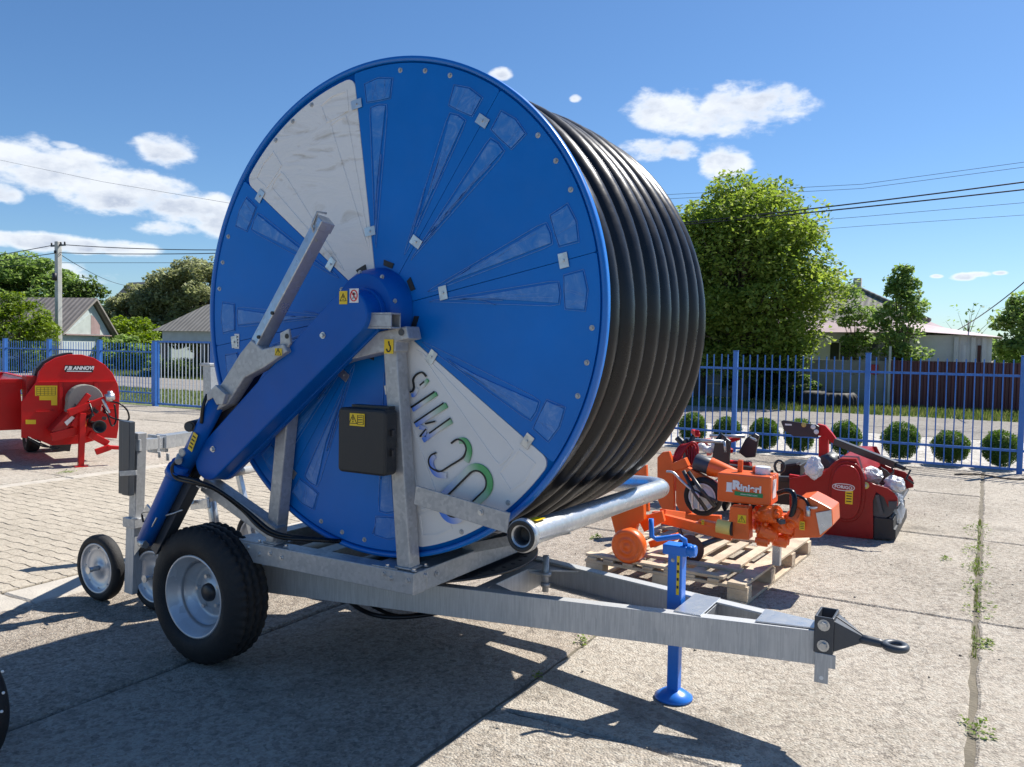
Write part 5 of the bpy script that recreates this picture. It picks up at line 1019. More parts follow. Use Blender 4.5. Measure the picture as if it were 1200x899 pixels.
q0, q1 = [(-0.209,1.125),(-0.169,0.747)]; m.box((q0[0], -.025, q1[1]), (q1[0], -.0015, q0[1])); q0, q1 = [(0.228,1.119),(0.271,0.733)]; m.box((q0[0], -.025, q1[1]), (q1[0], -.0015, q0[1]))
q0, q1 = [(0.326,0.743),(0.493,0.737)]; m.box((q0[0], -.03, q0[1] - .01), (q1[0], -.001, q1[1] + .01)); m.build('rib', 'red_paint', hs_, bevel=.003)
m = MB(); m.prism([(-0.497,1.082),(-0.23,1.078),(-0.232,0.808),(-0.304,0.81),(-0.304,0.88),(-0.447,0.884),(-0.447,0.942),(-0.497,0.943)], 'y', -.004, -.0005); lb = m.build('label', 'yellow_label', hs_)
m = MB()
for k in range(5): a, b = [(-0.477,1.058),(-0.252,0.949)]; z = a[1] + (b[1] - a[1]) * k / 4; ribbon(m, [(a[0], z), (b[0], z)], .004, -.006, -.004)
for k in range(6): a, b = [(-0.477,1.058),(-0.252,0.949)]; x = a[0] + (b[0] - a[0]) * k / 5; ribbon(m, [(x, a[1]), (x, b[1])], .004, -.0062, -.0042)
m.build('pictogram', 'black_ink', lb)
m = MB(); m.prism([(-0.61,0.623),(-0.489,0.618),(-0.49,0.56),(-0.61,0.566)], 'y', -.004, -.0005); m.build('label', 'yellow_label', hs_)
m = MB(); m.prism([(-0.135,1.359),(0.218,1.354),(0.218,1.258),(-0.135,1.265)], 'y', -.005, -.0005); lb = m.build('name_plate', 'black_ink', hs_)
c = (0.04,1.317); text('letter', 'F.lli ANNOVI', .066, faceY(c[0], -.0065, c[1], 0), 'white_label', lb, .0035, 1.0, .25)
a, b = [(-0.114,1.277),(0.196,1.271)]; m = MB(); ribbon(m, [a, b], .012, -.008, -.0055); m.build('underline', 'white_label', lb)
# motor cover
c = (0.086,0.882); rr_ = .225; P = [(c[0] + rr_ * math.cos(R(t)), c[1] + rr_ * .95 * math.sin(R(t))) for t in range(-20, 205, 15)] + [(c[0] - rr_ * 1.05, c[1] - .16), (c[0] + rr_ * .9, c[1] - .16)]
m = MB(); m.prism(P, 'y', -.20, -.001); m.build('motor_cover', 'fence_grey', RM, bevel=.01)
# chute and front gear
m = MB(); m.prism([(-0.368,0.485),(-0.159,0.723),(-0.011,0.766),(0.032,0.717),(-0.118,0.556),(-0.244,0.455)], 'y', -.34, -.02); m.build('chute', 'deep_red_paint', RM, bevel=.006)
m = MB(); m.prism([(-0.209,0.603),(-0.115,0.682),(-0.083,0.657),(-0.178,0.555)], 'y', -.36, -.345); m.build('label', 'white_label', RM)
m = MB(); m.bar((-0.17,-0.4,0.729), (0.326,-0.4,0.912), .07, .09); m.bar((-0.066,-0.4,0.771), (0.08,-0.4,0.976), .06, .07); m.bar((-0.099,-0.35,0.538), (0.016,-0.35,0.765), .09, .08); m.bar((0.089,-0.35,0.435), (0.324,-0.35,0.281), .1, .09); m.bar((0.141,-0.5,0.191), (0.323,-0.5,0.249), .06, .08); m.bar((0.28,-0.5,0.252), (0.475,-0.5,0.228), .08, .05); m.bar((-0.357,-0.3,0.408), (0.004,-0.3,0.494), .1, .12); m.bar((0.037,-0.3,0.82), (0.25,-0.3,0.778), .05, .16); m.build('drawbar', 'red_paint', RM, bevel=.008)
m = MB(); m.bar((-0.033,-0.45,-0.012), (-0.004,-0.45,0.727), .085, .07); m.bar((-0.033,-0.45,-0.006), (-0.033,-0.45,0.017), .16, .14); m.build('support_leg', 'red_paint', RM, bevel=.005)
m = MB(); m.cyl((0.006,-0.45,0.541), (0.006,-0.45,0.622), .03, n=12); m.build('label', 'yellow_label', RM)
c = Vector((0.185,-0.5,0.537)); m = MB(); m.lathe([(.0, .12), (.07, .10), (.088, -.02), (.088, -.04), (.07, -.03), (.03, .06), (0, .06)], c, 'y', 24); m.cyl(c + Vector((0, .1, 0)), c + Vector((-.02, .4, 0)), .05, n=12); m.build('shaft_guard', 'black_plastic', RM)
m = MB(); rr = random.Random(12)
for k in range(9): c = Vector((0.164,-0.4,0.764)) + Vector((rr.uniform(-.16, .16), rr.uniform(-.1, .15), rr.uniform(-.16, .14))); m.bar(c, c + Vector((rr.uniform(-.08, .08), rr.uniform(-.1, .1), rr.uniform(-.08, .08))), .05, .04)
m.build('valve_block', 'black_metal', RM, bevel=.004)
m = MB()
for a in ([(0.25,-0.4,0.808), (0.292,-0.5,0.696), (0.345,-0.5,0.542), (0.411,-0.45,0.617), (0.39,-0.45,0.831)], [(0.325,-0.4,0.876), (0.443,-0.5,0.844), (0.542,-0.5,0.747), (0.564,-0.5,0.627), (0.498,-0.5,0.606), (0.346,-0.45,0.655), (0.271,-0.4,0.76)], [(0.08,-0.4,0.883), (0.101,-0.5,0.727), (0.069,-0.45,0.608)], [(-0.615,-0.3,0.399), (-0.458,-0.3,0.288), (-0.297,-0.3,0.266)], [(-0.635,-0.3,0.423), (-0.497,-0.3,0.336), (-0.317,-0.3,0.245), (-0.256,-0.3,0.264)]): m.tube(spline(a), .012, 6)
m.build('hydraulic_hose', 'hose_black', RM)
m = MB(); c = Vector((0.336,-0.45,0.926)); m.cyl(c + Vector((-.06, 0, 0)), c + Vector((.05, 0, .02)), .05, n=12); m.cyl(c + Vector((0, 0, -.05)), c + Vector((0, 0, .09)), .035, n=12); m.tube(spline([(0.246,-0.42,0.903), (0.284,-0.44,0.81), (0.327,-0.44,0.714)]), .02, 8); m.build('coupling', 'galvanised_pipe', RM)
# hopper
hx = (-0.545,1.131); hl = (-0.724,0.434)
def shell(mb, A, B, th=.03):
    mb.add(A + B, [(i, (i + 1) % len(A), len(A) + (i + 1) % len(A), len(A) + i) for i in range(len(A))])
m = MB(); zt = hx[1]; xr_ = .18; h0 = hx[0] + .10
F_ = [(h0, .45, zt), (h0 - .16, .45, 1.0), (h0 - .12, .45, .45), (h0 - 1.35, .45, .45), (h0 - 1.34, .45, 1.0), (h0 - 1.5, .45, zt)]
Bk = [(p[0], 3.2, p[2]) for p in F_]
m.add(F_ + Bk, [(i, i + 1, 7 + i, 6 + i) for i in range(5)] + [(6, 7, 8, 9, 10, 11), (5, 4, 3, 2, 1, 0)]); hp = m.build('hopper', 'red_paint', RM); sm = hp.modifiers.new('thick', 'SOLIDIFY'); sm.thickness = .03
m = MB(); m.bar((h0, .45, zt), (h0, 3.2, zt), .06, .05); m.bar((h0 - 1.5, .45, zt), (h0 - 1.5, 3.2, zt), .06, .05); m.bar((h0 - 1.5, 3.2, zt), (h0, 3.2, zt), .06, .05); m.bar((h0 - 1.5, .45, zt), (h0 + .1, .45, zt + .0), .05, .05)
for y in (1.3, 2.1): m.tube([(h0 + .02, y, zt), (h0 - .14, y, 1.0), (h0 - .10, y, .44)], .03, 4, smooth=False)
m.build('rim_bar', 'red_paint', RM, bevel=.004)
m = MB(); m.box((h0 - .14, .10, .46), (h0 + .35, .46, zt + .08)); m.build('link_panel', 'deep_red_paint', RM, bevel=.01)
m = MB(); m.box((hx[0] + .2, .5, .30), (xr_ - .1, 3.6, .42)); m.box((hx[0] + .2, .1, .32), (hx[0] + .3, .5, .40)); m.build('chassis', 'deep_red_paint', RM, bevel=.006)
for xx in (hx[0] + .25, xr_ - .05):
    m = MB(); m.lathe([(.13, .06), (.2, .0), (.26, .0), (.29, .04), (.29, .14), (.26, .18), (.2, .18), (.13, .12)], (xx - .1, 1.6, .29), 'x', 40); wq = m.build('tyre', 'rubber', RM)
    m = MB(); m.lathe([(0, .05), (.13, .05), (.14, .02), (.14, .14)], (xx - .1, 1.6, .29), 'x', 32); m.build('rim', 'wheel_silver', wq)
m = MB(); m.bar((-0.274,0.2,0.26), (-0.04,0.2,0.222), .14, .16); m.build('underframe', 'black_metal', RM, bevel=.005)

# ============================================================ PALLET
PA = thing('wooden_pallet', 'long wooden pallet carrying the orange implement', 'pallet', (-1.31, 5.50, 0), R(-3.5))
r = random.Random(31)
W_, D_p = 1.26, 1.74
xs_ = [-.10, -.27, -.44, -.60, -.76, -.92, -1.08, -1.21]
def board(a, b): MB().box(a, b).build('board', 'wood_pallet', PA, bevel=.003)
for i, x in enumerate(xs_):
    w = .080 if i else .125; dx = r.uniform(-.006, .006); board((x - w / 2 + dx, r.uniform(0, .02), .1225), (x + w / 2 + dx, D_p - r.uniform(0, .02), .143))
for j, y in enumerate((.06, .62, 1.18, 1.68)):
    for i, (xa, xb) in enumerate(((-.17, -.03), (-.72, -.58), (-1.26, -1.12))): MB().box((xa, y - .05, .022), (xb, y + .05, .1005)).build('block', 'wood_pallet', PA, bevel=.003)
    board((-1.27, y - .05, .101), (-.03, y + .05, .1220))
for xa, xb in ((-.165, -.035), (-.715, -.585), (-1.255, -1.125)): board((xa, 0, .0), (xb, D_p, .0215))
# loose cross boards on top at the near end
board((-1.27, .02, .1435), (-.20, .10, .165)); board((-.98, .26, .1435), (-.16, .33, .165)); board((-1.20, 1.25, .1435), (-.30, 1.33, .165)); 
# ============================================================ ORANGE IMPLEMENT
OR = thing('orchard_tiller', 'orange implement with a name-plated tank standing on the pallet', 'implement', (0, 0, 0))
T0, T1 = (-1.702,0.596), (-1.311,0.793)
tz0, tz1 = T0[1], T1[1]; tx0, tx1 = T0[0], T1[0]
m = MB(); m.box((tx0, 6.0, tz0), (tx1, 6.24, tz0 + .215)); tk = m.build('oil_tank', 'orange_paint', OR, bevel=.012); tz1 = tz0 + .215
m = MB(); m.cyl((tx1 - .09, 6.12, tz1), (tx1 - .09, 6.12, tz1 + .055), .055, n=24); m.build('filler_cap', 'white_wrap', tk, bevel=.004)
m = MB(); m.tube([(tx1 + .02 + .035 * math.cos(t / 10 * 6.283), 6.16, tz1 + .06 + .045 * math.sin(t / 10 * 6.283)) for t in range(10)], .010, 8, closed=True); m.tube([(tx1 - .06, 6.14, tz1 + .02), (tx1 - .02, 6.15, tz1 + .02)], .01, 8); m.build('hose_ring', 'black_plastic', tk)
m = MB(); m.box((tx0 + .12, 6.1, tz1), (tx0 + .155, 6.13, tz1 + .09)); m.box((tx0 + .22, 6.14, tz1), (tx0 + .34, 6.2, tz1 + .045)); m.build('bracket', 'orange_paint', tk, bevel=.003)
cx = (tx0 + tx1) / 2 + .01; cz = tz0 + .118
m = MB(); ribbon(m, [(cx - .075, cz - .045), (cx - .02, cz - .048), (cx + .13, cz - .046)], .030, 5.9955, 5.9985); lb = m.build('label', 'green_label', tk)
text('letter', 'inieri', .072, faceY(cx + .042, 5.995, cz - .002, -1), 'white_label', tk, .0028, 1.05)
text('letter', 'R', .085, faceY(cx - .062, 5.995, cz + .012, -1), 'white_label', tk, .0055, 1.15)
m = MB(); m.box((cx - .135, 5.9955, cz - .03), (cx - .095, 5.9985, cz + .03)); m.prism([(cx - .135, cz - .03), (cx - .095, cz - .03), (cx - .085, cz - .04), (cx - .14, cz - .04)], 'y', 5.9958, 5.9984); m.build('emblem', 'white_label', tk)
text('letter', 'www.rinieri.com', .018, faceY(cx + .03, 5.994, cz - .047, -1), 'white_label', lb, 0, 1.0)
m = MB(); m.box((tx1 + .0005, 6.05, tz0 + .05), (tx1 + .003, 6.15, tz1 - .03)); m.build('label', 'white_label', tk)
# beam, plates
o = OR
m = MB(); m.bar((-2.144,5.95,0.431), (-1.567,5.95,0.361), .05, .072); m.bar((-2.104,5.95,0.468), (-2.057,6.3,0.395), .05, .06); m.build('beam', 'orange_paint', o, bevel=.005)
m = MB(); m.prism([(-1.587,0.577),(-1.456,0.579),(-1.443,0.349),(-1.599,0.341)], 'y', 5.94, 6.06); hp_ = m.build('upright_plate', 'orange_paint', o, bevel=.004); icons(hp_, *(-1.497,0.494), .060, .060, 5.938, 'tri')
icons(o, *(-1.779,0.439), .020, .035, 5.922, 'bars')
m = MB(); m.prism([(-2.451,0.478),(-2.263,0.702),(-2.184,0.629),(-2.172,0.442),(-2.226,0.395),(-2.284,0.15),(-2.348,0.148)], 'y', 5.74, 5.80); m.prism([(-2.256,0.432),(-2.062,0.508),(-2.04,0.431),(-2.197,0.331)], 'y', 5.82, 5.86); m.bar((-2.138,5.8,0.25), (-1.922,5.8,0.343), .05, .05); m.build('wheel_bracket', 'orange_paint', o, bevel=.004)
wc = Vector((-2.228,5.6,0.246)); wc.z = .142 + .128
m = MB(); m.lathe([(0, -.052), (.020, -.052), (.022, -.046), (.045, -.046), (.047, -.054), (.060, -.054), (.062, -.047), (.092, -.047), (.095, -.054), (.108, -.054), (.118, -.047), (.127, -.03), (.127, .03), (.118, .047), (.05, .047), (0, .047)], wc, 'y', 64); m.build('plate_wheel', 'orange_paint', o)
m = MB(); c = Vector((-1.619,5.95,0.418)); m.cyl(c + Vector((-.06, 0, .004)), c + Vector((.045, 0, -.004)), .052, n=28); m.build('filter', 'yellow_plastic', o, bevel=.003)
m = MB(); m.cyl(c + Vector((.046, 0, -.004)), c + Vector((.058, 0, -.004)), .053, n=28); m.build('filter_ring', 'black_plastic', o)
m = MB(); m.bar(c + Vector((-.20, .02, .01)), c + Vector((-.06, 0, .005)), .06, .045); m.bar(c + Vector((.06, .02, 0)), c + Vector((.14, .02, -.02)), .06, .06); m.build('pump_mount', 'orange_paint', o, bevel=.006)
# hydraulic motor lump
m = MB(); r = random.Random(6)
for k, (x_, y_, rr) in enumerate([(893, 606, .06), (905, 600, .065), (917, 610, .075), (925, 618, .06), (901, 622, .06), (912, 632, .05), (897, 592 + 40, .04), (930, 600, .055), (886, 618, .05)]):
    c = Vector((-1.344,6.08,0.479)) + Vector(((x_ - 900) * .00665, r.uniform(-.08, .08), -(y_ - 610) * .0064 - (x_ - 900) * .0002)); ax = Vector((r.uniform(-.3, 1), r.uniform(-1, .4), r.uniform(-.3, .3))).normalized() * rr
    m.cyl(c - ax, c + ax, rr, n=14); m.cyl(c - ax * 1.3, c + ax * 1.3, rr * .55, n=10); m.bar(c - ax * .5, c + ax * .5, rr * 1.9, rr * 1.2)
for k in range(16):
    c = Vector((-1.282,6.02,0.485)) + Vector((r.uniform(-.14, .16), r.uniform(-.08, .05), r.uniform(-.11, .10))); m.cyl(c, c + Vector((0, -.03, 0)), .014, n=6)
m.build('hydraulic_motor', 'orange_paint', o, bevel=.006)
m = MB(); m.bar((-1.345,6.02,0.576), (-1.226,5.95,0.504), .022, .03); m.cyl((-1.215,5.92,0.529), (-1.208,5.92,0.499), .024, n=12); m.build('control_lever', 'dark_grey_paint', o, bevel=.002)
m = MB(); m.tube(spline([(-1.273,6.06,0.69), (-1.214,6.03,0.716), (-1.161,6,0.711), (-1.143,5.98,0.642), (-1.161,5.97,0.545)]), .020, 10); m.tube(spline([(-1.17,6.08,0.686), (-1.082,6.02,0.673), (-1.048,6,0.62), (-1.052,6,0.571)]), .011, 8); m.build('hydraulic_hose', 'hose_black', o)
m = MB(); m.cyl((-1.054,6,0.631), (-1.052,6,0.559), .017, n=12); m.cyl((-1.02,6,0.629), (-1.019,6,0.617), .03, n=12); m.build('coupling', 'galvanised_pipe', o)
icons(o, *(-1.086,0.491), .035, .06, 5.978, 'bars')
# rotor hood at the right
H0 = (-1.139,0.384); P = [(-1.162,0.38),(-1.131,0.683),(-1.05,0.692),(-0.992,0.644),(-0.957,0.438),(-0.961,0.407)]
m = MB(); m.prism([(-1.154,0.384),(-1.134,0.668),(-1.048,0.689),(-0.99,0.665),(-0.898,0.622),(-0.889,0.509),(-0.971,0.414)], 'y', 6.02, 6.34); hd = m.build('rotor_hood', 'orange_paint', o, bevel=.008)
m = MB(); m.prism([(-1.003,0.587),(-0.902,0.617),(-0.893,0.51),(-0.97,0.434)], 'y', 6.008, 6.017); m.build('guard_plate', 'galvanised_pipe', o, bevel=.001)
c = Vector((-1.288,6.15,0.36)); m = MB(); m.box((c.x - .028, c.y - .028, .143), (c.x + .028, c.y + .028, c.z + .02)); m.build('prop_leg', 'galvanised_pipe', o, bevel=.003)
c = Vector((-1.847,5.85,0.07)); c.z = .145 + .10; m = MB(); m.lathe([(0, -.004), (.10, -.004), (.105, 0), (.10, .004), (0, .004)], c, 'y', 40); m.build('cutting_disc', 'brown_wood', o); m = MB(); m.cyl(c, (-1.581,6.05,0.36), .02, n=10); m.build('disc_arm', 'dark_grey_paint', o)
MB().bar((-1.95,5.9,0.372), (-1.863,5.85,0.189), .012, .03).build('strap', 'black_metal', o)

# ============================================================ ORANGE IMPLEMENT B (arched)
OB = thing('row_cultivator', 'orange arched implement with a black wheel behind the pallet', 'implement', (0, 0, 0))
YB = 7.1
m = MB(); m.prism([(-2.573,0.732),(-2.526,0.783),(-2.462,0.796),(-2.418,0.676),(-2.399,0.251),(-2.503,0.239),(-2.563,0.35)], 'y', YB, YB + .05); m.prism([(-2.402,0.654),(-2.322,0.622),(-2.257,0.559),(-2.223,0.448),(-2.248,0.245),(-2.343,0.234),(-2.393,0.329)], 'y', YB + .02, YB + .07); m.prism([(-2.817,0.521),(-2.752,0.623),(-2.678,0.653),(-2.642,0.223),(-2.742,0.211)], 'y', YB, YB + .05); m.build('arched_plate', 'orange_paint', OB, bevel=.006)
m = MB(); m.bar((-2.402,7.12,0.682), (-1.988,7.05,0.524), .06, .07); m.bar((-2.41,7.1,0.653), (-2.285,7.1,0.718), .08, .08); m.bar((-2.6,7.1,0.204), (-1.971,7.1,0.24), .06, .06); m.bar((-2.479,7.1,0.242), (-2.473,7.1,0.023), .07, .07); m.bar((-2.046,7.1,0.201), (-2.042,7.1,0.065), .07, .07); m.build('frame', 'orange_paint', OB, bevel=.006)
m = MB(); a, b = Vector((-2.083,7.1,0.69)), Vector((-1.871,7.1,0.641)); m.tube([a, b, b + (b - a) * .5], [.085, .055, .045], 20); m.build('motor_cone', 'orange_paint', OB, bevel=.003)
m = MB(); m.cyl((-2.215,7.1,0.724), (-2.083,7.1,0.69), .075, n=20); m.build('motor', 'dark_grey_paint', OB, bevel=.004)
c = Vector((-2.106,7,0.437)); m = MB(); m.lathe([(.115, -.03), (.13, -.045), (.155, -.045), (.168, -.02), (.168, .03), (.155, .045), (.12, .04)], c, 'y', 48); wq = m.build('tyre', 'rubber', OB)
m = MB(); m.lathe([(.116, -.02), (.122, -.036), (.110, -.04), (.100, -.01), (.06, -.02), (.055, -.035), (.02, -.035), (0, -.035)], c, 'y', 40); m.build('rim', 'white_label', wq)
m = MB()
for a in ([(-2.273,6.95,0.653), (-2.168,6.9,0.497), (-2.043,6.9,0.34)], [(-2.227,6.95,0.649), (-2.108,6.9,0.526), (-1.97,6.9,0.378)], [(-2.184,6.95,0.488), (-1.957,6.9,0.424)]): m.tube(a, .018, 6)
m.build('black_frame', 'black_metal', OB)
m = MB(); m.tube(spline([(-2.411,6.9,0.642), (-2.348,6.9,0.637), (-2.277,6.9,0.576), (-2.199,6.9,0.516), (-2.137,6.9,0.478), (-2.114,6.9,0.443), (-2.118,6.9,0.339)]), .011, 8); m.tube(spline([(-2.168,6.9,0.482), (-2.172,6.9,0.385), (-2.156,6.9,0.335)]), .012, 8); m.build('lever', 'galvanised_pipe', OB)
m = MB(); r = random.Random(14)
for k in range(5): m.tube(spline([(-2.442,7.15,0.613), Vector((-2.432,7.2,0.78)) + Vector((.03 * k, 0, .02 * k)), Vector((-2.369,7.2,0.832)) + Vector((.03 * k, .05, .01)), Vector((-2.316,7.2,0.673)) + Vector((.02 * k, 0, 0))]), .012, 6)
m.build('hydraulic_hose', 'deep_red_paint', OB)

# ============================================================ RED AND BLACK IMPLEMENT behind
OC = thing('disc_harrow', 'red and black implement with pale rods before the fence', 'implement', (0, 0, 0))
YC = 8.6
m = MB(); m.prism([(-2.476,0.763),(-2.359,0.799),(-2.312,0.766),(-2.323,0.503),(-2.393,0.433),(-2.515,0.504)], 'y', YC, YC + .04); m.prism([(-2.317,0.612),(-2.241,0.771),(-2.145,0.832),(-2.1,0.808),(-2.137,0.573),(-2.234,0.556)], 'y', YC + .35, YC + .39); m.prism([(-2.64,0.678),(-2.494,0.744),(-2.472,0.636),(-2.581,0.572)], 'y', YC + .5, YC + .55); m.build('bracket_plate', 'black_metal', OC, bevel=.006)
m = MB(); m.cyl((-2.787,8.55,0.755), (-2.37,8.55,0.757), .020, n=10); m.cyl((-2.636,8.95,0.769), (-2.25,8.95,0.791), .018, n=10); m.cyl((-2.174,8.9,0.786), (-2.071,8.7,0.784), .014, n=8); m.cyl((-2.348,8.5,0.772), (-2.336,8.5,0.657), .012, n=8); m.build('rod', 'galvanised_pipe', OC)
m = MB()
for a in ([(-2.865,8.5,0.772), (-2.739,8.5,0.652), (-2.652,8.5,0.54)], [(-2.77,8.5,0.76), (-2.682,8.5,0.629), (-2.586,8.5,0.501)], [(-2.687,8.5,0.793), (-2.715,8.4,0.637), (-2.758,8.4,0.497)], [(-2.504,8.7,0.716), (-2.442,8.7,0.812), (-2.394,8.8,0.742)]): m.tube(a, .030, 6, smooth=False)
for k in range(5): c = Vector((-2.213,8.6,0.423)) + Vector(((k - 2) * .10, 0, 0)); m.lathe([(0, .02), (.10, .01), (.17, -.03), (.165, -.035), (.10, .0), (0, .01)], (c.x, c.y, .19), 'x', 24)
m.bar((-2.358,8.6,0.482), (-2.055,8.6,0.473), .10, .08); m.build('black_arm', 'black_metal', OC)
m = MB(); r = random.Random(2)
for k in range(12): c = Vector((-2.75,8.8,0.669)) + Vector((r.uniform(-.35, .30), r.uniform(-.1, .5), r.uniform(-.10, .07))); m.bar(c, c + Vector((r.uniform(-.15, .15), r.uniform(-.2, .2), r.uniform(-.08, .08))), .05, .05)
m.bar((-3.123,8.9,0.457), (-2.164,8.9,0.464), .12, .12); m.bar((-2.972,8.9,0.421), (-2.964,8.9,0.131), .08, .08); m.bar((-2.255,8.9,0.456), (-2.247,8.9,0.177), .08, .08); m.build('red_frame', 'red_paint', OC, bevel=.008)
m = MB()
for k in range(4): c = Vector((-2.652,8.7,0.667)) + Vector((k * .05, 0, r.uniform(-.04, .05))); m.sphere(c, .05, 10, (1, 1, .8), .15, r)
m.build('plastic_wrap', 'white_wrap', OC)

# ============================================================ DARK RED TILLER
FG = thing('stone_burier', 'dark red tiller with wrapped parts and a black roller at the right', 'farm machine', (0, 0, 0))
YF = 8.15
SP = [(-1.613,0.493),(-1.534,0.517),(-1.38,0.564),(-1.289,0.597),(-1.216,0.684),(-1.157,0.726),(-1.023,0.733),(-0.984,0.657),(-0.933,0.542),(-0.848,0.511),(-0.747,0.49),(-0.689,0.449),(-0.66,0.405),(-0.657,0.335),(-0.734,0.311),(-0.773,0.401),(-0.839,0.441),(-0.865,0.359),(-0.853,0.005),(-1.193,-0.008),(-1.597,-0.012)]
m = MB(); m.prism(SP, 'y', YF, YF + .02); m.build('side_plate', 'deep_red_paint', FG, bevel=.004)
m = MB(); m.prism([(p[0] + .04, p[1]) for p in SP], 'y', YF + 1.25, YF + 1.27); m.build('side_plate', 'deep_red_paint', FG, bevel=.004)
m = MB(); P2 = [(-1.534,0.517),(-1.38,0.564),(-1.289,0.597),(-1.216,0.684),(-1.157,0.726),(-1.023,0.733),(-0.984,0.657),(-0.936,0.542),(-0.979,0.498),(-1.114,0.549),(-1.416,0.471)]
m.prism(P2, 'y', YF + .021, YF + 1.249); m.build('hood', 'deep_red_paint', FG)
c = (-1.091,0.423)
def oval(cx, cz, rx, rz, n=32): return [(cx + (rx * math.copysign(abs(math.cos(2 * math.pi * i / n)) ** .8, math.cos(2 * math.pi * i / n))), cz + rz * math.copysign(abs(math.sin(2 * math.pi * i / n)) ** .8, math.sin(2 * math.pi * i / n))) for i in range(n)]
m = MB(); m.prism(oval(c[0], c[1], .16, .285), 'y', YF - .02, YF - .0005); m.prism(oval(c[0], c[1], .130, .255), 'y', YF - .06, YF - .0205); cv_ = m.build('chain_cover', 'deep_red_paint', FG, bevel=.008)
m = MB()
for i in range(14): a = 2 * math.pi * i / 14 + .2; m.bolt((c[0] + .147 * math.cos(a), YF - .0205, c[1] + .270 * math.sin(a)), 'y', .006, .006)
m.build('bolt', 'deep_red_paint', cv_)
q = (-1.114,0.469); lb = plate('name_plate', 'white_label', oval(q[0], q[1], .098, .034), YF - .0635, YF - .0605, cv_); plate('name_plate', 'deep_red_paint', oval(q[0], q[1], .091, .027), YF - .065, YF - .0636, cv_)
text('letter', 'FORIGO', .040, faceY(q[0], YF - .067, q[1], -2), 'white_label', lb, .0012, 1.05)
q = (-1.063,0.379); icons(cv_, q[0], q[1], .065, .125, YF - .0605, 'bars')
q = (-0.935,0.495); m = MB(); m.lathe([(0, -.012), (.030, -.012), (.034, -.001)], (q[0], YF, q[1]), 'y', 24); m.build('badge', 'hay_twine', FG); m = MB(); m.lathe([(0, -.016), (.014, -.016), (.016, -.012)], (q[0], YF, q[1]), 'y', 16); m.build('bolt', 'galvanised', FG)
m = MB()
for p in [(-0.901,0.141),(-0.905,0.029),(-1.181,0.082)]: m.bolt((p[0], YF, p[1]), 'y', .010, .008)
m.build('bolt', 'deep_red_paint', FG)
A, B = (-0.853,0.211), (-0.668,0.037); m = MB(); m.prism([(-0.853,0.211),(-0.688,0.207),(-0.685,0.121),(-0.667,0.115),(-0.664,0.022),(-0.849,0.005)], 'y', YF + .01, YF + 1.2); m.build('roller_guard', 'black_plastic', FG, bevel=.006)
m = MB(); c = (-0.798,0.312); m.cyl((c[0], YF + .03, c[1]), (c[0], YF + 1.22, c[1]), .11, n=24)
for i in range(7): a = i * .9; m.cyl((c[0] + .13 * math.cos(a), YF + .03, c[1] + .13 * math.sin(a)), (c[0] + .13 * math.cos(a), YF + 1.22, c[1] + .13 * math.sin(a)), .014, n=6)
m.bar((-0.83,8.14,0.42), (-0.788,8.14,0.251), .03, .03); m.build('roller', 'dark_grey_paint', FG)
m = MB(); m.prism([(-0.733,0.371),(-0.663,0.378),(-0.668,0.308),(-0.731,0.308)], 'y', YF - .02, YF + .3); m.build('scraper', 'dark_grey_paint', FG)
def wrap(c, rx, rz, p):
    m = MB(); n = 34
    m.sphere((0, 0, 0), 1, n); c = Vector(c); out = []
    for v in m.v:
        v = Vector(v); k = 1 + .22 * mnoise.noise(v * 2.3 + c * 7) + .13 * abs(mnoise.noise(v * 6 + c * 3)) - .12 * abs(mnoise.noise(Vector((v.x * 9, v.y * 3, v.z * 2)) + c)); out.append((c.x + v.x * rx * k, c.y + v.y * rx * k, c.z + v.z * rz * k * (1.0 if v.z > 0 else .85)))
    m.v = out; m.s = [False] * len(m.f); return m.build('plastic_wrap', 'white_wrap', p)
r = random.Random(4)
for px_ in (((-1.381,8.1,0.619), .085, .12), ((-0.93,8.4,0.567), .11, .075), ((-0.865,8.5,0.528), .10, .07), ((-0.698,8.3,0.506), .10, .085), ((-0.691,8.5,0.235), .07, .16)):
    wrap(px_[0], px_[1] * .92, px_[2] * .95, FG)
# linkage
m = MB(); m.prism([(-1.783,1.012),(-1.759,1.027),(-1.439,0.999),(-1.414,0.984),(-1.426,0.873),(-1.495,0.877),(-1.654,0.87),(-1.747,0.92)], 'y', 8.5, 8.53); pl = m.build('link_plate', 'black_metal', FG, bevel=.004)
m = MB()
for p in [(-1.47,0.976),(-1.44,0.931)]: m.lathe([(0, -.003), (.022, -.003), (.024, 0)], (p[0], 8.5, p[1]), 'y', 16)
m.box(((-1.741,0.989)[0], 8.496, (-1.741,0.989)[1] - .012), ((-1.675,0.993)[0], 8.4995, (-1.741,0.989)[1] + .004)); m.build('bolt', 'white_label', pl)
p = (-1.56,0.992); m = MB(); m.lathe([(0, -.003), (.022, -.003), (.024, 0)], (p[0], 8.5, p[1]), 'y', 16); m.build('bolt', 'hay_twine', pl)
m = MB(); m.prism([(-1.439,1.008),(-1.367,0.995),(-1.301,0.924),(-1.26,0.868),(-1.266,0.817),(-1.306,0.831),(-1.363,0.886),(-1.435,0.889)], 'y', 8.54, 8.60); m.prism([(-1.426,0.865),(-1.395,0.892),(-1.339,0.896),(-1.334,0.736),(-1.322,0.611),(-1.28,0.522),(-1.365,0.463),(-1.418,0.602)], 'y', 8.55, 8.63); m.build('link_arm', 'red_paint', FG, bevel=.006)
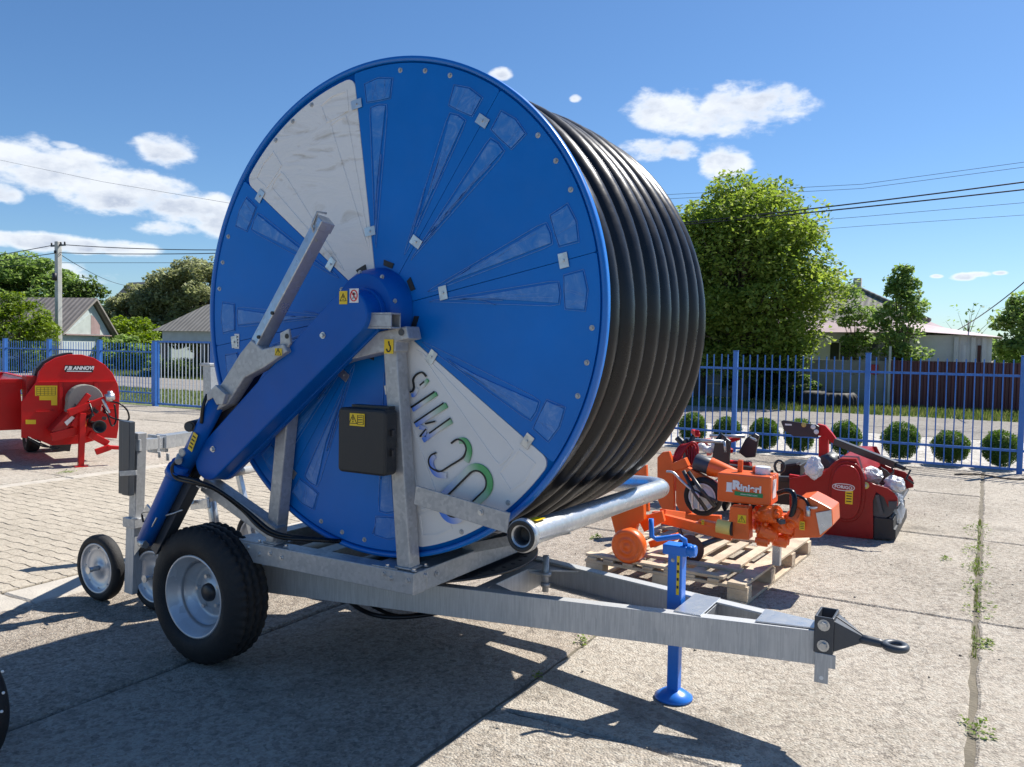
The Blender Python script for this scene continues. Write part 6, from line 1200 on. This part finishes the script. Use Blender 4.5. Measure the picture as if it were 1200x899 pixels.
m = MB(); m.bar((-1.256,8.48,0.849), (-0.688,8.2,0.701), .06, .065); m.cyl((-0.688,8.2,0.701), (-0.613,8.15,0.682), .022, n=12); ba = m.build('adjusting_bar', 'black_metal', FG, bevel=.004)
m = MB(); m.tube([(-0.62,8.15,0.681), (-0.564,8.15,0.671), (-0.594,8.12,0.595), (-0.53,8.12,0.555)], .010, 8); m.build('crank', 'black_metal', FG)
m = MB(); m.prism([(-0.829,0.649),(-0.776,0.622),(-0.715,0.547),(-0.728,0.505),(-0.793,0.475),(-0.838,0.495),(-0.803,0.563)], 'y', 8.35, 8.37); m.tube(spline([(-0.732,8.3,0.661), (-0.716,8.3,0.623), (-0.744,8.3,0.597)]), .008, 6); m.bar((-0.82,8.3,0.502), (-0.727,8.3,0.519), .03, .02); m.build('hinge_plate', 'black_metal', FG)
m = MB(); m.cyl((-1.354,8.5,0.6), (-1.275,8.6,0.646), .10, n=16); m.cyl((-1.292,8.55,0.667), (-1.222,8.55,0.69), .03, n=10); m.build('gearbox', 'dark_grey_paint', FG)
m = MB(); m.box((-1.857,8.9,0.382), Vector((-1.654,8.9,0.536)) + Vector((0, .5, 0))); m.box((-1.877,8.6,0.313), Vector((-1.627,8.6,0.425)) + Vector((0, .1, 0))); m.box((-1.885,8.7,0.137), Vector((-1.659,8.7,0.312)) + Vector((0, .1, 0))); m.bar((-1.809,8.9,0.522), (-1.672,8.9,0.552), .2, .03); m.bar((-1.954,8.4,0.437), (-1.518,8.5,0.448), .08, .05); m.build('front_frame', 'black_metal', FG, bevel=.006)
m = MB(); m.bar((-1.653,8.35,0.489), (-1.436,8.35,0.476), .05, .04); m.bar((-1.5, 8.2, .1), (-1.5, 9.35, .1), .1, .1); m.build('red_frame', 'red_paint', FG, bevel=.004)

# small ground details: fallen leaf fleck, slag line by the fence
m = MB(); m.tube(spline([(-.35, 13.3, .012), (-.05, 13.45, .02), (.3, 13.3, .012), (.7, 13.5, .015)]), .012, 6); tag(m.build('stick', 'bark', None), 'thin dark stick lying before the fence near the right edge', 'stick')
